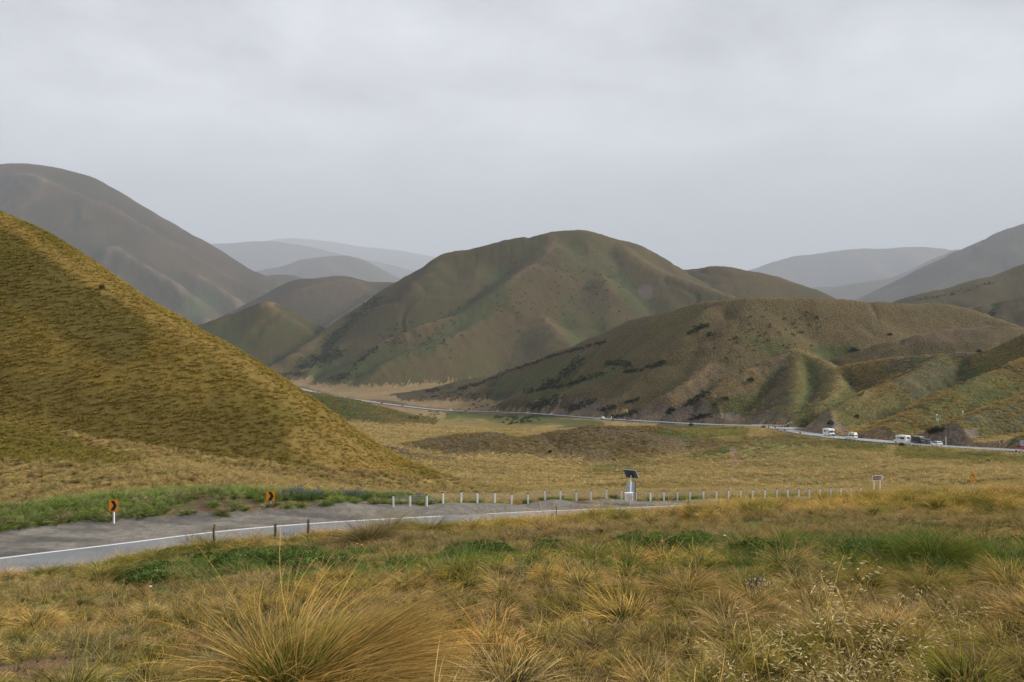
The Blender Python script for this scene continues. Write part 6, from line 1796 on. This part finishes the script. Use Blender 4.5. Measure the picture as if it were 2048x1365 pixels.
# lupins beyond the near road
def lupins(px, py, wpx, hpx, n, label, d, seed):
    x0, y0 = (px - CX) / F * d, d; z0 = gh(x0, y0)
    root = empty('lupin_clump', (x0, y0, z0)); tag(root, label, 'lupins')
    r1 = np.random.default_rng(seed); W_ = wpx / F * d / 2; H2 = hpx / F * d
    mk('leaves', [blades(260, W_ * .9, H2 * .75, .3, .05, .9, .8, .02, 3, r1, (.1, 0)), ], G_LEAF, root)
    cs = []; ds = []; mb = MB()
    for k in range(n):
        ox, oy = r1.uniform(-W_, W_), r1.uniform(-.6, .6); oz = gh(x0 + ox, y0 + oy) - z0
        h = H2 * r1.uniform(.7, 1.15) * (1 - .35 * abs(ox) / W_)
        m_ = 46; t = r1.uniform(0, 1, m_)
        a_ = r1.uniform(0, 6.283, m_)
        rad = .045 * (1.1 - t)
        cs.append(np.stack([ox + np.cos(a_) * rad, oy + np.sin(a_) * rad, oz + h * (.5 + .5 * t)], 1)); ds.append(np.stack([np.cos(a_), np.sin(a_), .4 + 0 * a_], 1))
    mk('stalks', [blades(n * 2, W_ * .9, H2 * .8, .15, .0, .15, .1, .018, 2, r1)], G_LEAF, root)
    mk('flower_spikes', [spikelets(np.concatenate(cs), np.concatenate(ds), .04, .045, r1)], G_LUP, root)
lupins(599, 1004, 46, 26, 34, 'tallest dense blue lupin clump behind the second chevron sign', 59.5, 31)
lupins(570, 1010, 30, 17, 14, 'low blue lupins touching the right of the second chevron sign', 59, 32)
lupins(638, 1003, 24, 24, 12, 'pinkish-blue lupin spires right of the tallest clump', 60.5, 33)
lupins(688, 1005, 40, 22, 18, 'row of pale mauve lupins in the middle of the verge', 61.5, 34)
lupins(720, 1006, 40, 24, 20, 'pale mauve lupins before the first gravel heap', 62, 35)
lupins(842, 1014, 26, 20, 16, 'lupin clump behind the second and third barrier posts', 65, 36)
lupins(1226, 1008, 34, 12, 14, 'low dark lupins left of the solar sign', 75, 37)
lupins(522, 1008, 24, 14, 6, 'few lupins left of the second chevron sign', 59, 38)
# small flowers on the bank
fl_pts = [(713, 1112, 0), (722, 1114, 0), (1018, 1090, 0), (300, 1200, 1), (1448, 1100, 1), (1322, 1110, 0), (970, 1140, 0), (620, 1095, 1), (408, 1305, 1), (470, 1262, 0)]
yc_ = plain('orange_flower', (.75, .30, .04), .6); wc_ = plain('white_flower', (.75, .72, .66), .6)
for i, (px, py, k) in enumerate(fl_pts[:6]):
    x, y, z = hit(px, py)
    lb = ['orange flower at the base of the dark roadside tussock, left one', 'orange flower at the base of the dark roadside tussock, right one', 'lone orange flower above the clover patch',
          'white flower head in the short grass at left', 'white flower head in the green band', 'orange flower in the green band right of the lone olive tussock'][i]
    r = empty('flower', (x, y, z)); tag(r, lb, 'flower')
    MB().tube((0, 0, 0), (.01, 0, .22), .004, .003, 5).build('stem', M_WOODY, r)
    mb = MB()
    for q in range(9):
        a_ = q / 9 * 6.283; mb.tube((.01, 0, .22), (.01 + math.cos(a_) * .018, math.sin(a_) * .018, .232), .003, .007, 4)
    mb.build('petals', wc_ if k else yc_, r)

# repeats carry a shared phrase
GROUPS = {'tussock': 'large tussocks on the bank', 'car': 'cars on the far road', 'motorhome': 'motorhomes on the far road', 'shrub': 'single shrubs', 'twiggy_shrub': 'twiggy shrublets on the bank',
          'lupin_clump': 'lupins beyond the near road', 'seeding_grass': 'tall seeding grass at the lower right', 'spiked_grass': 'golden seed spikes at the lower left', 'flower_spike': 'dead flower spikes on the bank',
          'flower': 'small flowers on the bank', 'marker_post': 'white marker posts on the far road', 'stake': 'pair of stakes behind the barrier', 'post_barrier': 'white barriers on the far road',
          'bend_warning_sign': 'amber diamond signs', 'roadside_sign': 'grey-backed signs on the far road', 'instrument_mast': 'instrument masts on the slope', 'chevron_sign': 'chevron signs on the near bend'}
for o in col.objects:
    if o.parent is None and 'label' in o.keys() and o.get('kind') is None:
        g_ = GROUPS.get(o.name.split('.')[0])
        if g_ and 'group' not in o.keys(): o['group'] = g_
#@@P1
# ------------------------------------------------------------------ haze
def haze():
    me = bpy.data.meshes.new('haze')
    bm = bmesh.new(); bmesh.ops.create_cube(bm, size=1.0)
    for v in bm.verts:
        v.co = Vector((v.co.x * 150000, v.co.y * 150000 + 10000, -93.0 if v.co.z < 0 else 4000.0))
    bm.to_mesh(me); bm.free()
    ob = bpy.data.objects.new('haze', me); col.objects.link(ob)
    m, nt, out = new_mat('rain_haze')
    v = N(nt, "ShaderNodeVolumePrincipled")
    v.inputs['Color'].default_value = (.70, .76, .86, 1)
    v.inputs['Density'].default_value = 6e-5
    v.inputs['Anisotropy'].default_value = 0.0
    nt.links.new(v.outputs[0], out.inputs['Volume'])
    me.materials.append(m)
    tag(ob, 'pale rain haze filling the valley', 'haze', kind='stuff')
haze()
